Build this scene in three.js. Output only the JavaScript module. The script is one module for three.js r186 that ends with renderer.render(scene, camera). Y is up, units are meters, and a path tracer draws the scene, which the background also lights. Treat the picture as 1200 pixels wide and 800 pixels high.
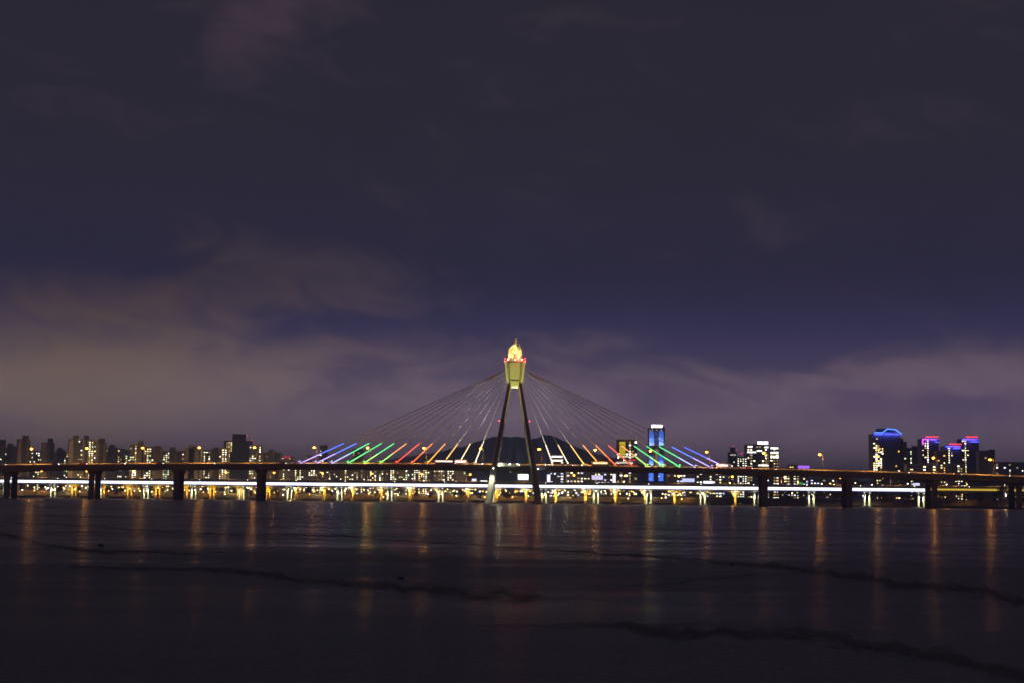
import * as THREE from 'three';
import { mergeGeometries } from 'three/addons/utils/BufferGeometryUtils.js';
import { RectAreaLightUniformsLib } from 'three/addons/lights/RectAreaLightUniformsLib.js';
import { createNoise3D, createNoise2D } from 'simplex-noise';

RectAreaLightUniformsLib.init();
function rng(a) { return () => { a = (a + 0x6d2b79f5) | 0; let t = Math.imul(a ^ (a >>> 15), 1 | a); t = (t + Math.imul(t ^ (t >>> 7), 61 | t)) ^ t; return ((t ^ (t >>> 14)) >>> 0) / 4294967296; }; }
const R = rng(20240117);
const lin = (c) => (c <= 0.04045 * 255 ? c / 255 / 12.92 : ((c / 255 + 0.055) / 1.055) ** 2.4);
const clamp = (x, a, b) => Math.min(b, Math.max(a, x)), mixn = (a, b, t) => a + (b - a) * t;
const smooth = (a, b, x) => { const t = clamp((x - a) / (b - a), 0, 1); return t * t * (3 - 2 * t); };
const n3 = createNoise3D(rng(7)), n2 = createNoise2D(rng(11));

// ------------------------------------------------------------------ camera
const scene = new THREE.Scene();
const FOCAL = 1886;                                      // in photograph pixels
const camera = new THREE.PerspectiveCamera(2 * Math.atan(400 / FOCAL) * 180 / Math.PI, 1.5, 0.5, 30000);
camera.rotation.order = 'YXZ';
camera.position.set(0, 1.7, 0);
camera.rotation.set(Math.atan(187 / FOCAL), 0, 0.0113);
camera.updateMatrixWorld(true);
// a photograph pixel gives a direction; the depth comes from what the thing stands on
function ray(u, v) { return new THREE.Vector3((u - 600) / FOCAL, (400 - v) / FOCAL, -1).applyQuaternion(camera.quaternion); }
function P(u, v, D) { const r = ray(u, v); return r.multiplyScalar(D / -r.z).add(camera.position); }
function onIce(u, v, y = 0) { const r = ray(u, v); return r.multiplyScalar((camera.position.y - y) / -r.y).add(camera.position); }

// ------------------------------------------------------------------ night sky, lit from below by the city
{
  const W = 4096, H = 2048, data = new Float32Array(W * H * 4);
  const ramp = (keys) => (e) => { let i = 0; while (i < keys.length - 2 && e > keys[i + 1][0]) i++; const [a, b] = [keys[i], keys[i + 1]], t = clamp((e - a[0]) / (b[0] - a[0]), 0, 1); return [1, 2, 3].map((k) => mixn(lin(a[k]), lin(b[k]), t)); };
  const clear = ramp([[0, 92, 78, 97], [2.2, 88, 74, 92], [4.5, 60, 53, 76], [6.3, 48, 45, 71], [8.5, 43, 40, 58], [12, 41, 38, 50], [18, 39, 36, 46], [90, 32, 30, 38]]);
  const cloudW = ramp([[0, 100, 84, 88], [2, 98, 83, 83], [4.2, 95, 80, 74], [6, 80, 66, 64], [8, 62, 51, 57], [12, 55, 46, 55], [18, 63, 50, 60], [90, 46, 39, 44]]);
  const cloudC = ramp([[0, 97, 83, 97], [3, 95, 81, 95], [5, 86, 72, 84], [8, 64, 56, 69], [12, 52, 46, 56], [18, 56, 48, 56], [90, 46, 39, 44]]);
  const g = (az, el, a0, e0, sa, se, tilt = 0) => Math.exp(-(((az - a0) / sa) ** 2) - (((el - e0 - tilt * (az - a0)) / se) ** 2));
  for (let row = H / 2; row < H; row++) {
    const el = ((row + 0.5) / H - 0.5) * 180, er = el * Math.PI / 180, y = Math.sin(er), c0 = clear(el), cw = cloudW(el), cc = cloudC(el), gain = mixn(3.75, 1.34, smooth(0.6, 8, el));
    for (let col = 0; col < W; col++) {
      const th = ((col + 0.5) / W - 0.5) * 2 * Math.PI, x = Math.cos(th) * Math.cos(er), z = Math.sin(th) * Math.cos(er);
      const az = Math.atan2(x, -z) * 180 / Math.PI;       // 0 = along the view, to the right positive
      const ys = y * 2.7 + 0.12 * x;   // clouds near the horizon are seen edge-on
      const wx = n3(x * 9, ys * 9, z * 9) * 0.022, wy = n3(x * 9 + 9, ys * 9, z * 9) * 0.03;
      let n = 0, a = 0.5, f = 7;
      for (let o = 0; o < 8; o++) { n += a * n3((x + wx) * f, (ys + wy) * f, (z - wx) * f + 3.3); a *= 0.62; f *= 2.03; }
      const low = n3(x * 2.4 + 4, ys * 2.4, z * 2.4);     // large banks all round the horizon
      const far = smooth(22, 34, Math.abs(az));
      let bias = -0.34 + 0.2 * far * low;
      bias += 0.86 * (1 - smooth(0.8, 7.6, el)) * mixn(1, 0.75 + 0.3 * low, far);
      // the banks seen over the river
      const seen = 1 - far;
      bias += seen * (0.52 * g(az, el, -14, 5.4, 11, 3.1, -0.03) + 0.40 * g(az, el, -6, 7.4, 9, 1.5, -0.10) + 0.50 * g(az, el, -9.3, 16.6, 2.2, 1.3, 0.3) + 0.2 * g(az, el, -15.5, 13.4, 2.8, 0.9) + 0.26 * g(az, el, 0.8, 7.4, 2.6, 0.6));
      bias -= seen * (0.40 * g(az, el, -4.6, 6.0, 2.6, 0.7, -0.1) + 0.30 * g(az, el, -4.2, 4.7, 2.6, 0.45) + 0.55 * g(az, el, 6, 6.7, 7, 1.2) + 0.40 * g(az, el, 9.5, 5.2, 2.5, 0.8) + 0.30 * g(az, el, -17, 8.2, 3, 1.0));
      bias += seen * (0.62 * g(az, el, 14.5, 4.7, 5.2, 0.55) + 0.40 * g(az, el, 5.6, 4.5, 3.0, 0.7)) - seen * (0.42 * g(az, el, 12.5, 3.0, 8, 0.9) + 0.2 * g(az, el, -13, 2.2, 6, 0.8));
      const alpha = smooth(-0.30, 0.66, n * 0.60 + bias);
      const warm = clamp(-0.05 - az * 0.07, 0, 1) * (1 - far) + far * (0.5 + 0.4 * low);
      const k = (row * W + col) * 4;
      for (let c = 0; c < 3; c++) data[k + c] = mixn(c0[c], mixn(cc[c], cw[c], warm), alpha) * (1 + 0.04 * n) * gain;
      data[k + 3] = 1;
    }
  }
  for (let row = 0; row < H / 2; row++) for (let col = 0; col < W; col++) { const k = (row * W + col) * 4; data[k] = 0.012; data[k + 1] = 0.011; data[k + 2] = 0.016; data[k + 3] = 1; }
  const sky = new THREE.DataTexture(data, W, H, THREE.RGBAFormat, THREE.FloatType);
  sky.mapping = THREE.EquirectangularReflectionMapping; sky.magFilter = THREE.LinearFilter; sky.needsUpdate = true;
  scene.background = sky; scene.environment = sky;
}
const renderer = new THREE.WebGLRenderer({ antialias: true });
renderer.toneMapping = THREE.LinearToneMapping;
renderer.toneMappingExposure = 1;
renderer.shadowMap.enabled = true;

// ------------------------------------------------------------------ helpers
const taken = new Map();
function numbered(n) { const k = taken.get(n) ?? 0; taken.set(n, k + 1); return k ? n + '_' + String(k).padStart(3, '0') : n; }
function tag(o, label, category, group, kind) { if (label) o.userData.label = label; if (category) o.userData.category = category; if (group) o.userData.group = group; if (kind) o.userData.kind = kind; return o; }
function thing(name, pos, label, category, group, turn = 0) { const o = new THREE.Group(); o.name = numbered(name); o.position.set(...pos); o.rotation.y = turn; scene.add(o); return tag(o, label, category, group); }
function mesh(name, geo, mat, parent, kind) { const m = new THREE.Mesh(geo, mat); m.name = parent === scene ? numbered(name) : name; parent.add(m); if (kind) m.userData.kind = kind; return m; }
function dup(o, pos, turn, label, group) { const c = o.clone(); c.name = numbered(o.name.replace(/_\d{3}$/, '')); c.position.set(...pos); if (turn !== undefined) c.rotation.y = turn; if (label) c.userData = { ...c.userData, label }; if (group) c.userData = { ...c.userData, group }; scene.add(c); return c; }
const V = (x, y, z) => new THREE.Vector3(x, y, z);
function box(w, h, d, x = 0, y = 0, z = 0) { return new THREE.BoxGeometry(w, h, d).translate(x, y, z); }
function bar(a, b, r, n = 8, r2 = r) { const d = b.clone().sub(a), L = d.length(); const g = new THREE.CylinderGeometry(r2, r, L, n); g.translate(0, L / 2, 0); g.applyQuaternion(new THREE.Quaternion().setFromUnitVectors(V(0, 1, 0), d.normalize())); return g.translate(a.x, a.y, a.z); }
function merge(list) { return mergeGeometries(list.map((g) => (g.index ? g.toNonIndexed() : g)).map((g) => { for (const k of Object.keys(g.attributes)) if (!['position', 'normal', 'uv'].includes(k)) g.deleteAttribute(k); return g; })); }
// faces between two polygons (bottom and top ring of the same count), capped
function loft(rings) {
  const pos = [], n = rings[0].length;
  const tri = (a, b, c) => pos.push(a.x, a.y, a.z, b.x, b.y, b.z, c.x, c.y, c.z);
  for (let r = 0; r + 1 < rings.length; r++) for (let i = 0; i < n; i++) { const j = (i + 1) % n, A = rings[r], B = rings[r + 1]; tri(A[i], A[j], B[j]); tri(A[i], B[j], B[i]); }
  const cap = (ring, flip) => { for (let i = 1; i + 1 < n; i++) flip ? tri(ring[0], ring[i + 1], ring[i]) : tri(ring[0], ring[i], ring[i + 1]); };
  cap(rings[0], true); cap(rings[rings.length - 1], false);
  const g = new THREE.BufferGeometry(); g.setAttribute('position', new THREE.Float32BufferAttribute(pos, 3));
  g.setAttribute('uv', new THREE.Float32BufferAttribute(new Float32Array(pos.length / 3 * 2), 2)); g.computeVertexNormals(); return g;
}
// a profile [[y,z]...] carried along x, lifted by lift(x); scale(x) stretches points with y < 0
function sweep(profile, x0, x1, steps, lift, scale = () => 1) {
  const rings = [];
  for (let i = 0; i <= steps; i++) { const x = mixn(x0, x1, i / steps), s = scale(x), h = lift(x); rings.push(profile.map(([y, z]) => V(x, h + (y < -1 ? -1 + (y + 1) * s : y), z))); }
  return loft(rings);
}
const M = (r, g, b, rough = 0.8, extra = {}) => new THREE.MeshStandardMaterial({ color: new THREE.Color().setRGB(r, g, b), roughness: rough, metalness: 0, ...extra });
const glow = (r, g, b, k = 1) => new THREE.MeshStandardMaterial({ color: 0x050505, roughness: 0.6, emissive: new THREE.Color().setRGB(r, g, b), emissiveIntensity: k });
function pointLight(parent, x, y, z, color, I, radius = 10) { const l = new THREE.PointLight(color, I, 0, 2); l.position.set(x, y, z); l.castShadow = true; l.shadow.radius = radius; l.name = 'lamp_light'; parent.add(l); return l; }
function spotLight(parent, from, to, color, I, angle, pen = 0.6, radius = 8) { const l = new THREE.SpotLight(color, I, 0, angle, pen, 2); l.position.copy(from); l.target.position.copy(to); l.castShadow = true; l.shadow.radius = radius; l.name = 'flood_light'; parent.add(l); parent.add(l.target); l.target.name = 'flood_aim'; return l; }
const rgb = (r, g, b) => new THREE.Color().setRGB(r, g, b);

function noiseTexture(N, fn, srgb = false) {
  const d = new Uint8Array(N * N * 4);
  for (let y = 0; y < N; y++) for (let x = 0; x < N; x++) { const v = fn(x / N, y / N), k = (y * N + x) * 4; for (let c = 0; c < 3; c++) d[k + c] = clamp((Array.isArray(v) ? v[c] : v) * 255, 0, 255); d[k + 3] = 255; }
  const t = new THREE.DataTexture(d, N, N); t.wrapS = t.wrapT = THREE.RepeatWrapping; t.magFilter = THREE.LinearFilter; if (srgb) t.colorSpace = THREE.SRGBColorSpace; t.needsUpdate = true; return t;
}
// noise that repeats with period 1 in both directions
function tile(u, v, fu, fv, seed) { const a = u * 2 * Math.PI, ru = fu / (2 * Math.PI), q = (vv) => n3(Math.cos(a) * ru + seed, Math.sin(a) * ru, vv * fv + seed * 3); const w = smooth(0, 1, v); return mixn(q(v), q(v - 1), w); }

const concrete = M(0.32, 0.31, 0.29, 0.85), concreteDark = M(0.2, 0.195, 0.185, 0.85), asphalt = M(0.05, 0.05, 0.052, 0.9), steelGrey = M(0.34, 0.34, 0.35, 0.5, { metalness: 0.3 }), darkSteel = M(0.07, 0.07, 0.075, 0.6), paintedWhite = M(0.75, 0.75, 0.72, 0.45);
const SODIUM = rgb(1.0, 0.40, 0.07), sodiumGlow = glow(1.0, 0.30, 0.02, 26);

// ------------------------------------------------------------------ frozen river
const CITY = 8;                                             // level of the far streets above the ice
function bankLine(x) { return -1762 + 216 * smooth(120, 250, x) + 95 * smooth(385, 450, x) + 0.05 * Math.max(0, x - 450) + 4 * n2(x * 0.01, 3); }
{
  const N = 1024;
  const frost = (u, v) => { let s = 0, a = 0.5, f = 3; for (let o = 0; o < 5; o++) { s += a * tile(u, v, f, f * 2.2, 2 + o * 1.7); a *= 0.55; f *= 2.1; } return s; };
  const field = new Float32Array(N * N);
  for (let y = 0; y < N; y++) for (let x = 0; x < N; x++) field[y * N + x] = frost(x / N, y / N);
  const at = (u, v) => field[Math.min(N - 1, Math.floor(v * N)) * N + Math.min(N - 1, Math.floor(u * N))];
  const rough = noiseTexture(N, (u, v) => { const f = at(u, v); return 0.72 + 0.30 * f; });
  const grit = rng(5), bump = noiseTexture(1024, () => 0.35 + 0.65 * grit() ** 2);
  rough.repeat.set(1 / 90, 1 / 70); bump.repeat.set(1 / 9, 1 / 9);
  // clear dark ice; the frost that dims its mirror lies on it as two broken layers, a fine even grain and wind-blown drifts
  const ice = new THREE.MeshPhysicalMaterial({ color: rgb(0.03, 0.03, 0.036), roughness: 0.31, roughnessMap: rough, bumpMap: bump, bumpScale: 0.00016, ior: 1.31 });
  const sheet = (w, d, cz, y) => { const g = new THREE.PlaneGeometry(w, d, Math.ceil(w / 100), Math.ceil(d / 100)).rotateX(-Math.PI / 2).translate(0, y, cz), p = g.attributes.position, uv = g.attributes.uv; for (let i = 0; i < p.count; i++) uv.setXY(i, p.getX(i), p.getZ(i)); return g; };
  const river = mesh('frozen_river', sheet(6000, 2200, -1000, 0), ice, scene); tag(river, 'grey frozen river surface with dark streaks and lamp reflections', 'river', null, 'structure');
  const fg = rng(8), grain = noiseTexture(2048, (u, v) => { const f = at(u, v), q = fg(); return clamp(0.34 + 0.26 * f + 0.7 * (q - 0.5), 0.03, 0.97); }); grain.repeat.set(1 / 23, 1 / 19);
  const frostM = new THREE.MeshPhysicalMaterial({ color: rgb(0.92, 0.92, 0.92), roughness: 1, specularIntensity: 0, alphaMap: grain, transparent: true, ior: 1.02 });
  mesh('frost_cover', sheet(6000, 2190, -1000, 0.005), frostM, river, 'stuff');
  const sg = rng(15), speck = noiseTexture(1024, (u, v) => { const q = sg(), f = 0.5 * tile(u, v, 60, 60, 4) + 0.5 * tile(u, v, 170, 170, 9); const k = 0.62 + 0.22 * f + 0.42 * (q - 0.5) + (q > 0.997 ? 0.5 : 0); return [k, k, k]; }); speck.repeat.set(1 / 8, 1 / 8); frostM.map = speck;
  const speckNear = speck.clone(); speckNear.repeat.set(240 / 7, 150 / 7); speckNear.needsUpdate = true;
  // drifts: thickest on the shore ice by the near bank, thinning out in ragged tongues
  const drift = noiseTexture(2048, (u, v) => { const x = (u - 0.5) * 240, z = -150 + v * 150; let f = 0, a = 0.5, q = 0.03; for (let o = 0; o < 6; o++) { f += a * n2(x * q * 0.35 + 7, z * q * 1.6 + o * 3); a *= 0.6; q *= 2.1; } const shore = smooth(-62, -30, z + 0.10 * x + 9 * n2(x * 0.04, z * 0.03)); return clamp(0.08 + 0.50 * shore + f * 0.42, 0, 0.92); });
  drift.wrapS = drift.wrapT = THREE.ClampToEdgeWrapping;
  const driftG = sheet(240, 150, -75, 0.009); { const p = driftG.attributes.position, uv = driftG.attributes.uv; for (let i = 0; i < p.count; i++) uv.setXY(i, p.getX(i) / 240 + 0.5, (p.getZ(i) + 150) / 150); }
  mesh('frost_drift', driftG, new THREE.MeshPhysicalMaterial({ color: rgb(0.80, 0.79, 0.77), roughness: 1, specularIntensity: 0, map: speckNear, alphaMap: drift, transparent: true, ior: 1.02 }), river, 'stuff');

  // refrozen cracks and bare dark streaks in the frost, as polylines [u, v, half width in pixels]; their frayed cover is in the alpha map
  const fray = noiseTexture(512, (u, v) => { let f = 0, a = 0.5, q = 6; for (let o = 0; o < 5; o++) { f += a * tile(u, v, q * 1.6, q * 0.5, 11 + o * 2.3); a *= 0.6; q *= 2; } const e = 1 - Math.abs(v - 0.5) * 2; return smooth(0.0, 1.25, e * 1.35 + f * 0.95 - 0.25) * 0.6; });
  fray.wrapT = THREE.ClampToEdgeWrapping;
  const dark = new THREE.MeshPhysicalMaterial({ color: rgb(0.27, 0.26, 0.24), roughness: 1, specularIntensity: 0, alphaMap: fray, transparent: true, ior: 1.02 });
  const pale = new THREE.MeshPhysicalMaterial({ color: rgb(0.6, 0.6, 0.64), roughness: 1, specularIntensity: 0, alphaMap: fray, transparent: true, ior: 1.02 });
  const streak = (pts, mat, seed, lift = 0) => {
    const pos = [], uvs = [], idx = []; let n = 0, run = seed * 0.37, last = null;
    for (let i = 0; i + 1 < pts.length; i++) for (let k = 0; k < 14; k++) {
      const t = k / 14, a = pts[i], b = pts[i + 1], u = mixn(a[0], b[0], t), w0 = mixn(a[2], b[2], t) * 1.7, v = mixn(a[1], b[1], mixn(t, t * t * (3 - 2 * t), 0.5)) + 0.8 * n2(u * 0.02, seed) * Math.min(1, w0);
      const w1 = w0 * (1 + 0.35 * n2(u * 0.03, seed + 5)), w2 = w0 * (1 + 0.35 * n2(u * 0.028, seed + 8)), m = onIce(u, v);
      if (last) run += last.distanceTo(m) / 9; last = m;
      for (const [q, e] of [[onIce(u, v - Math.max(0.06, w1)), 0], [onIce(u, v + Math.max(0.06, w2)), 1]]) { pos.push(q.x, lift + 0.012, q.z); uvs.push(run, e); }
      if (n) idx.push(2 * n - 2, 2 * n - 1, 2 * n, 2 * n, 2 * n - 1, 2 * n + 1); n++;
    }
    const gg = new THREE.BufferGeometry(); gg.setAttribute('position', new THREE.Float32BufferAttribute(pos, 3)); gg.setAttribute('uv', new THREE.Float32BufferAttribute(uvs, 2)); gg.setIndex(idx); gg.computeVertexNormals();
    return mesh('refrozen_crack', gg, mat, river);
  };
  streak([[0, 611, .5], [100, 616, .9], [180, 622, .8], [300, 627, .5], [400, 628, 1.1], [450, 632, .9], [520, 636, 1], [600, 641, 1], [700, 648, 1.7], [800, 655, 2.2], [900, 663, 2.6], [1000, 676, 4.5], [1080, 688, 6], [1150, 695, 6.5], [1200, 706, 7], [1290, 722, 8]], dark, 1);
  streak([[0, 626, 3], [60, 640, 2], [110, 647, 3.2], [160, 646, 2.5], [240, 650, .6]], dark, 2, 0.008);
  streak([[80, 664, 1.5], [160, 667, 2.5], [230, 667, 2.5], [300, 672, 3.5], [360, 681, 3.5], [430, 685, 4.5], [500, 693, 5.5], [560, 697, 6.5], [610, 700, 6], [640, 699, 1]], dark, 3, 0.01);
  streak([[0, 592, .3], [140, 596, .5], [260, 601, .6], [420, 606, .4], [600, 610, .4]], dark, 4, 0.007);
  streak([[640, 737, .4], [720, 733, 2.5], [790, 744, 10], [860, 742, 7], [960, 748, 9], [1060, 764, 8], [1200, 790, 8], [1290, 805, 8]], dark, 5, 0.009);
  streak([[560, 735, .5], [640, 734, 1.2], [700, 731, .8], [780, 733, 1], [860, 731, .6]], dark, 6, 0.012);
  streak([[700, 690, .3], [780, 684, 1.0], [830, 678, 1.3], [900, 673, .6], [960, 671, .2]], dark, 7, 0.011);
  streak([[780, 598, .3], [920, 607, .4], [1060, 615, .5], [1200, 618, .3]], dark, 8, 0.007);
  streak([[900, 640, .2], [1000, 655, .4], [1100, 662, .5], [1200, 668, .4]], dark, 12, 0.007);
  streak([[845, 702, .2], [870, 713, .7], [895, 721, .4], [960, 731, .2]], pale, 9, 0.012);
  streak([[900, 750, .3], [1000, 738, .4], [1100, 734, .3]], pale, 10, 0.013);
}
// lumps frozen into the ice
{
  const lumpMat = M(0.035, 0.033, 0.03, 0.9);
  const lumps = [[118, 639.5, 2.6, 'low dark stone frozen into the ice below the paired-column pier'], [469.5, 678.5, 3.0, 'broad dark stone frozen into the ice beside the widest dark streak'], [91, 622, 1.3, null], [258, 647, 1.4, null], [309.5, 636, 1.3, null], [858, 663, 2.0, null]];
  for (const [u, v, r, label] of lumps) {
    const q = onIce(u, v), s = r * Math.hypot(q.x, q.z) / FOCAL, gg = new THREE.IcosahedronGeometry(s, 2), p = gg.attributes.position;
    for (let i = 0; i < p.count; i++) { const k = 1 + 0.3 * n3(p.getX(i) / s + u, p.getY(i) / s, p.getZ(i) / s); p.setXYZ(i, p.getX(i) * k * 1.25, Math.max(-0.02, p.getY(i) * k * 0.75), p.getZ(i) * k); }
    gg.computeVertexNormals(); const m = mesh('stone', gg, lumpMat, scene); m.position.set(q.x, 0.01, q.z);
    tag(m, label ?? 'small dark stone lying on the river ice', 'stone', 'stones lying on the ice');
  }
}
// near bank: a dark hump of soil at the edge of the frame
{
  const soil = M(0.075, 0.05, 0.02, 0.95), g = new THREE.PlaneGeometry(60, 40, 150, 110).rotateX(-Math.PI / 2).translate(-6, 0, -4), p = g.attributes.position;
  for (let i = 0; i < p.count; i++) {
    const x = p.getX(i), z = p.getZ(i), edge = -3.9 - 0.14 * (z + 14) * (z < -14 ? -3.2 : 1) + 0.35 * n2(z * 0.5, 1) + 0.15 * n2(z * 1.9, 7);
    const left = smooth(0, 2.6, edge - x) * 0.62 * (1 - smooth(-19.5, -22.5, z)), under = smooth(-7, 0, z) * 0.12;
    p.setY(i, -0.06 + left + under + 0.05 * n2(x * 1.2, z * 1.2) * (left + under > 0.03 ? 1 : 0) + 0.03 * n2(x * 4, z * 4) * (left + under > 0.05 ? 1 : 0));
  }
  g.computeVertexNormals(); tag(mesh('river_bank', g, soil, scene), 'dark brown earth bank at the near edge of the ice', 'bank', null, 'structure');
}
// far bank and the land behind it
const groundY = (x, z) => { const d = bankLine(x) - z; return d < 0 ? -1.5 : -1.5 + 3.5 * smooth(0, 6, d) + (CITY - 2) * smooth(25, 75, d) + 0.5 * n2(x * 0.02, z * 0.02) * smooth(6, 30, d) * (1 - smooth(60, 100, d)); };
{
  const pos = [], idx = [], xs = [], ds = [-4, 0, 3, 6, 12, 20, 28, 38, 50, 62, 75, 110, 400, 2000, 12000];
  for (let x = -6000; x < 6000; x += Math.abs(x) < 900 ? 12 : 150) xs.push(x);
  xs.forEach((x, i) => ds.forEach((d, j) => {
    const z = bankLine(x) - d; pos.push(x, groundY(x, z), z);
    if (i && j) { const a = i * ds.length + j; idx.push(a - ds.length - 1, a, a - ds.length, a - ds.length - 1, a - 1, a); }
  }));
  const g = new THREE.BufferGeometry(); g.setAttribute('position', new THREE.Float32BufferAttribute(pos, 3)); g.setIndex(idx); g.computeVertexNormals();
  const m = mesh('ground', g, M(0.075, 0.065, 0.05, 0.95, { side: THREE.DoubleSide }), scene); tag(m, 'far river bank and city ground', 'ground', null, 'structure');
}
// the hill behind the bridge
{
  const D = 4700, ridge = [[300, 566], [400, 548], [440, 540], [500, 530.5], [525, 526], [545, 521.5], [560, 516], [571, 512], [580, 510.5], [590, 509.5], [600, 511], [610, 511], [622, 513.5], [630, 512], [636, 508], [645, 508], [655, 512.5], [665, 518], [675, 522], [690, 528], [702, 532], [740, 540], [800, 553], [880, 570]].map(([u, v]) => P(u, v, D));
  const top = (x) => { let i = 0; while (i < ridge.length - 2 && x > ridge[i + 1].x) i++; const a = ridge[i], b = ridge[i + 1]; return mixn(a.y, b.y, clamp((x - a.x) / (b.x - a.x), 0, 1)); };
  const g = new THREE.PlaneGeometry(1700, 1200, 260, 44).rotateX(-Math.PI / 2), p = g.attributes.position;
  for (let i = 0; i < p.count; i++) {
    const x = p.getX(i) - 40, z = p.getZ(i), t = clamp(1 - Math.abs(z) / 600, 0, 1);
    const h = (top(x) - 2) * (0.15 * t + 0.85 * t ** 1.6) + (7 * n2(x * 0.012, z * 0.01) + 3 * n2(x * 0.04, z * 0.04)) * smooth(0, 0.25, t) * (1 - 0.75 * smooth(0.8, 1, t)) + (t > 0.9 ? 1.5 * n2(x * 0.06, 4) + 1.6 * n2(x * 0.31, z * 0.1) : 0);
    p.setXYZ(i, x, h, z - D);
  }
  g.computeVertexNormals(); tag(mesh('hills', g, M(0.05, 0.06, 0.06, 0.95), scene), 'wooded hill behind the pylon', 'hill', null, 'structure');
}
scene.fog = new THREE.FogExp2(rgb(0.30, 0.44, 1.0), 0.0003);

// ------------------------------------------------------------------ cable-stayed bridge
const BX = P(602, 560, 1000).x, BZ = -1000;
const deckY = (x) => 23.6 - 3.8 * (x / 318) ** 2;          // road surface, x from the pylon
const bridge = thing('cable_stayed_bridge', [BX, 0, BZ], 'long dark cable-stayed road bridge with one tall four-legged pylon', 'bridge');
const X0 = -420, X1 = 420;
const pierX = [-366, -311.5, -259.5, -207.5, -156.3, 154.5, 206.5, 258.7, 310.7, 363];
{
  const near = (x) => Math.min(...pierX.map((p) => Math.abs(p - x))), hunch = (x) => (Math.abs(x) < 150 ? 1 : 1 + 0.26 * (1 - smooth(0, 16, near(x))));
  mesh('deck_slab', sweep([[-0.35, -14], [-0.35, 14], [0, 14], [0, -14]], X0, X1, 120, deckY), asphalt, bridge);
  for (const s of [-1, 1]) {
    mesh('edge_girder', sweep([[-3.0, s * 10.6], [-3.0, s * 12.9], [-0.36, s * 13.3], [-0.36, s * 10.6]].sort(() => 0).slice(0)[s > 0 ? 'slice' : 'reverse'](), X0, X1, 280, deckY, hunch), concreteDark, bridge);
    mesh('kerb', sweep([[-0.5, s * 14.25 - 0.25], [-0.5, s * 14.25 + 0.25], [0.32, s * 14.25 + 0.25], [0.32, s * 14.25 - 0.25]], X0, X1, 120, deckY), concrete, bridge);
    const rails = [], posts = [];
    for (const h of [0.62, 0.92, 1.22]) rails.push(sweep([[h, s * 14.25 - 0.06], [h, s * 14.25 + 0.06], [h + 0.12, s * 14.25 + 0.06], [h + 0.12, s * 14.25 - 0.06]], X0, X1, 120, deckY));
    for (let x = X0 + 1; x < X1; x += 2.4) posts.push(box(0.12, 1.0, 0.12, x, deckY(x) + 0.82, s * 14.25));
    mesh('handrail', merge(rails), steelGrey, bridge); mesh('railing_posts', merge(posts), steelGrey, bridge, 'stuff');
  }
  mesh('median_barrier', sweep([[-0.01, -0.5], [-0.01, 0.5], [0.5, 0.25], [1.35, 0.18], [1.35, -0.18], [0.5, -0.25]], X0, X1, 120, deckY), concrete, bridge);
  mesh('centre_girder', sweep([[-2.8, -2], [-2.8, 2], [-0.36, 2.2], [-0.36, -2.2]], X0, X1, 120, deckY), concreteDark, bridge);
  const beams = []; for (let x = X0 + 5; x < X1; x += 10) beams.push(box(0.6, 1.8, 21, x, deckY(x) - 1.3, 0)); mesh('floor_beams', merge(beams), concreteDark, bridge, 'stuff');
  for (const x of pierX) {
    const pier = new THREE.Group(); pier.name = 'pier'; pier.position.set(x, 0, 0); bridge.add(pier); const h = deckY(x) - 3.7;
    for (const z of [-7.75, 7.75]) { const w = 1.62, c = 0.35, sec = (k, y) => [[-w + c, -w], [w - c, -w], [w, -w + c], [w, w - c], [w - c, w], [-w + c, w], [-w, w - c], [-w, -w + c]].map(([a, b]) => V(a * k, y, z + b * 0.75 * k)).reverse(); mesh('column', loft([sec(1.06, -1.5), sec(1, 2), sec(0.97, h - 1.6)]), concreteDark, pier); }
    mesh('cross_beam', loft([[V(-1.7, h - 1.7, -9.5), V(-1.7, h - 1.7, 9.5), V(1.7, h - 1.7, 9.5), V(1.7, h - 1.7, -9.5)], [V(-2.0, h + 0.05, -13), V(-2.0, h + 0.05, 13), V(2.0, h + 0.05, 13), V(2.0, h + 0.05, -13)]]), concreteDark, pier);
    for (const z of [-11.7, 11.7]) mesh('bearing', box(1.2, 0.7, 1.2, 0, h + 0.3, z), darkSteel, pier);
  }
  // pylon: four legs that lean together under the head
  const HB = 72.6, HT = 88;
  const legMat = M(0.30, 0.30, 0.26, 0.8);
  for (const sx of [-1, 1]) for (const sz of [-1, 1]) {
    const at = (y) => { const t = y / HB; return [sx * mixn(15.6, 3.35, t), sz * mixn(22, 4.0, t), mixn(1.95, 1.3, t), mixn(2.2, 1.5, t)]; };
    const ring = (y) => { const [cx, cz, a, b] = at(y), ch = 0.85; const q = [[-a, -b + ch], [-a + ch, -b], [a - 0.25, -b], [a, -b + 0.25], [a, b - 0.25], [a - 0.25, b], [-a + 0.25, b], [-a, b - 0.25]]; const pts = q.map(([u, w]) => V(cx + sx * u, y, cz + sz * -w)); return sx * sz < 0 ? pts.reverse() : pts; };
    // the wide chamfer faces the inside of the pylon in x and the outside in z
    const pts = [-1.5, 10, 22, 45, HB + 0.4].map(ring).map((r) => r.slice().reverse());
    mesh('pylon_leg', loft(pts), legMat, bridge);
    mesh('leg_footing', loft([-1.4, 0.7].map((y) => { const [cx, cz] = at(0); return [[-3, -3.2], [3, -3.2], [3, 3.2], [-3, 3.2]].map(([u, w]) => V(cx + u, y, cz + w)).reverse(); })), concreteDark, bridge);
  }
  const cross = new THREE.Group(); cross.name = 'pylon_crossbeam'; bridge.add(cross);
  for (const s of [-1, 1]) mesh('beam', box(21.5, 2.2, 1.4, 0, 21.4, s * 17.2), legMat, cross);
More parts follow.
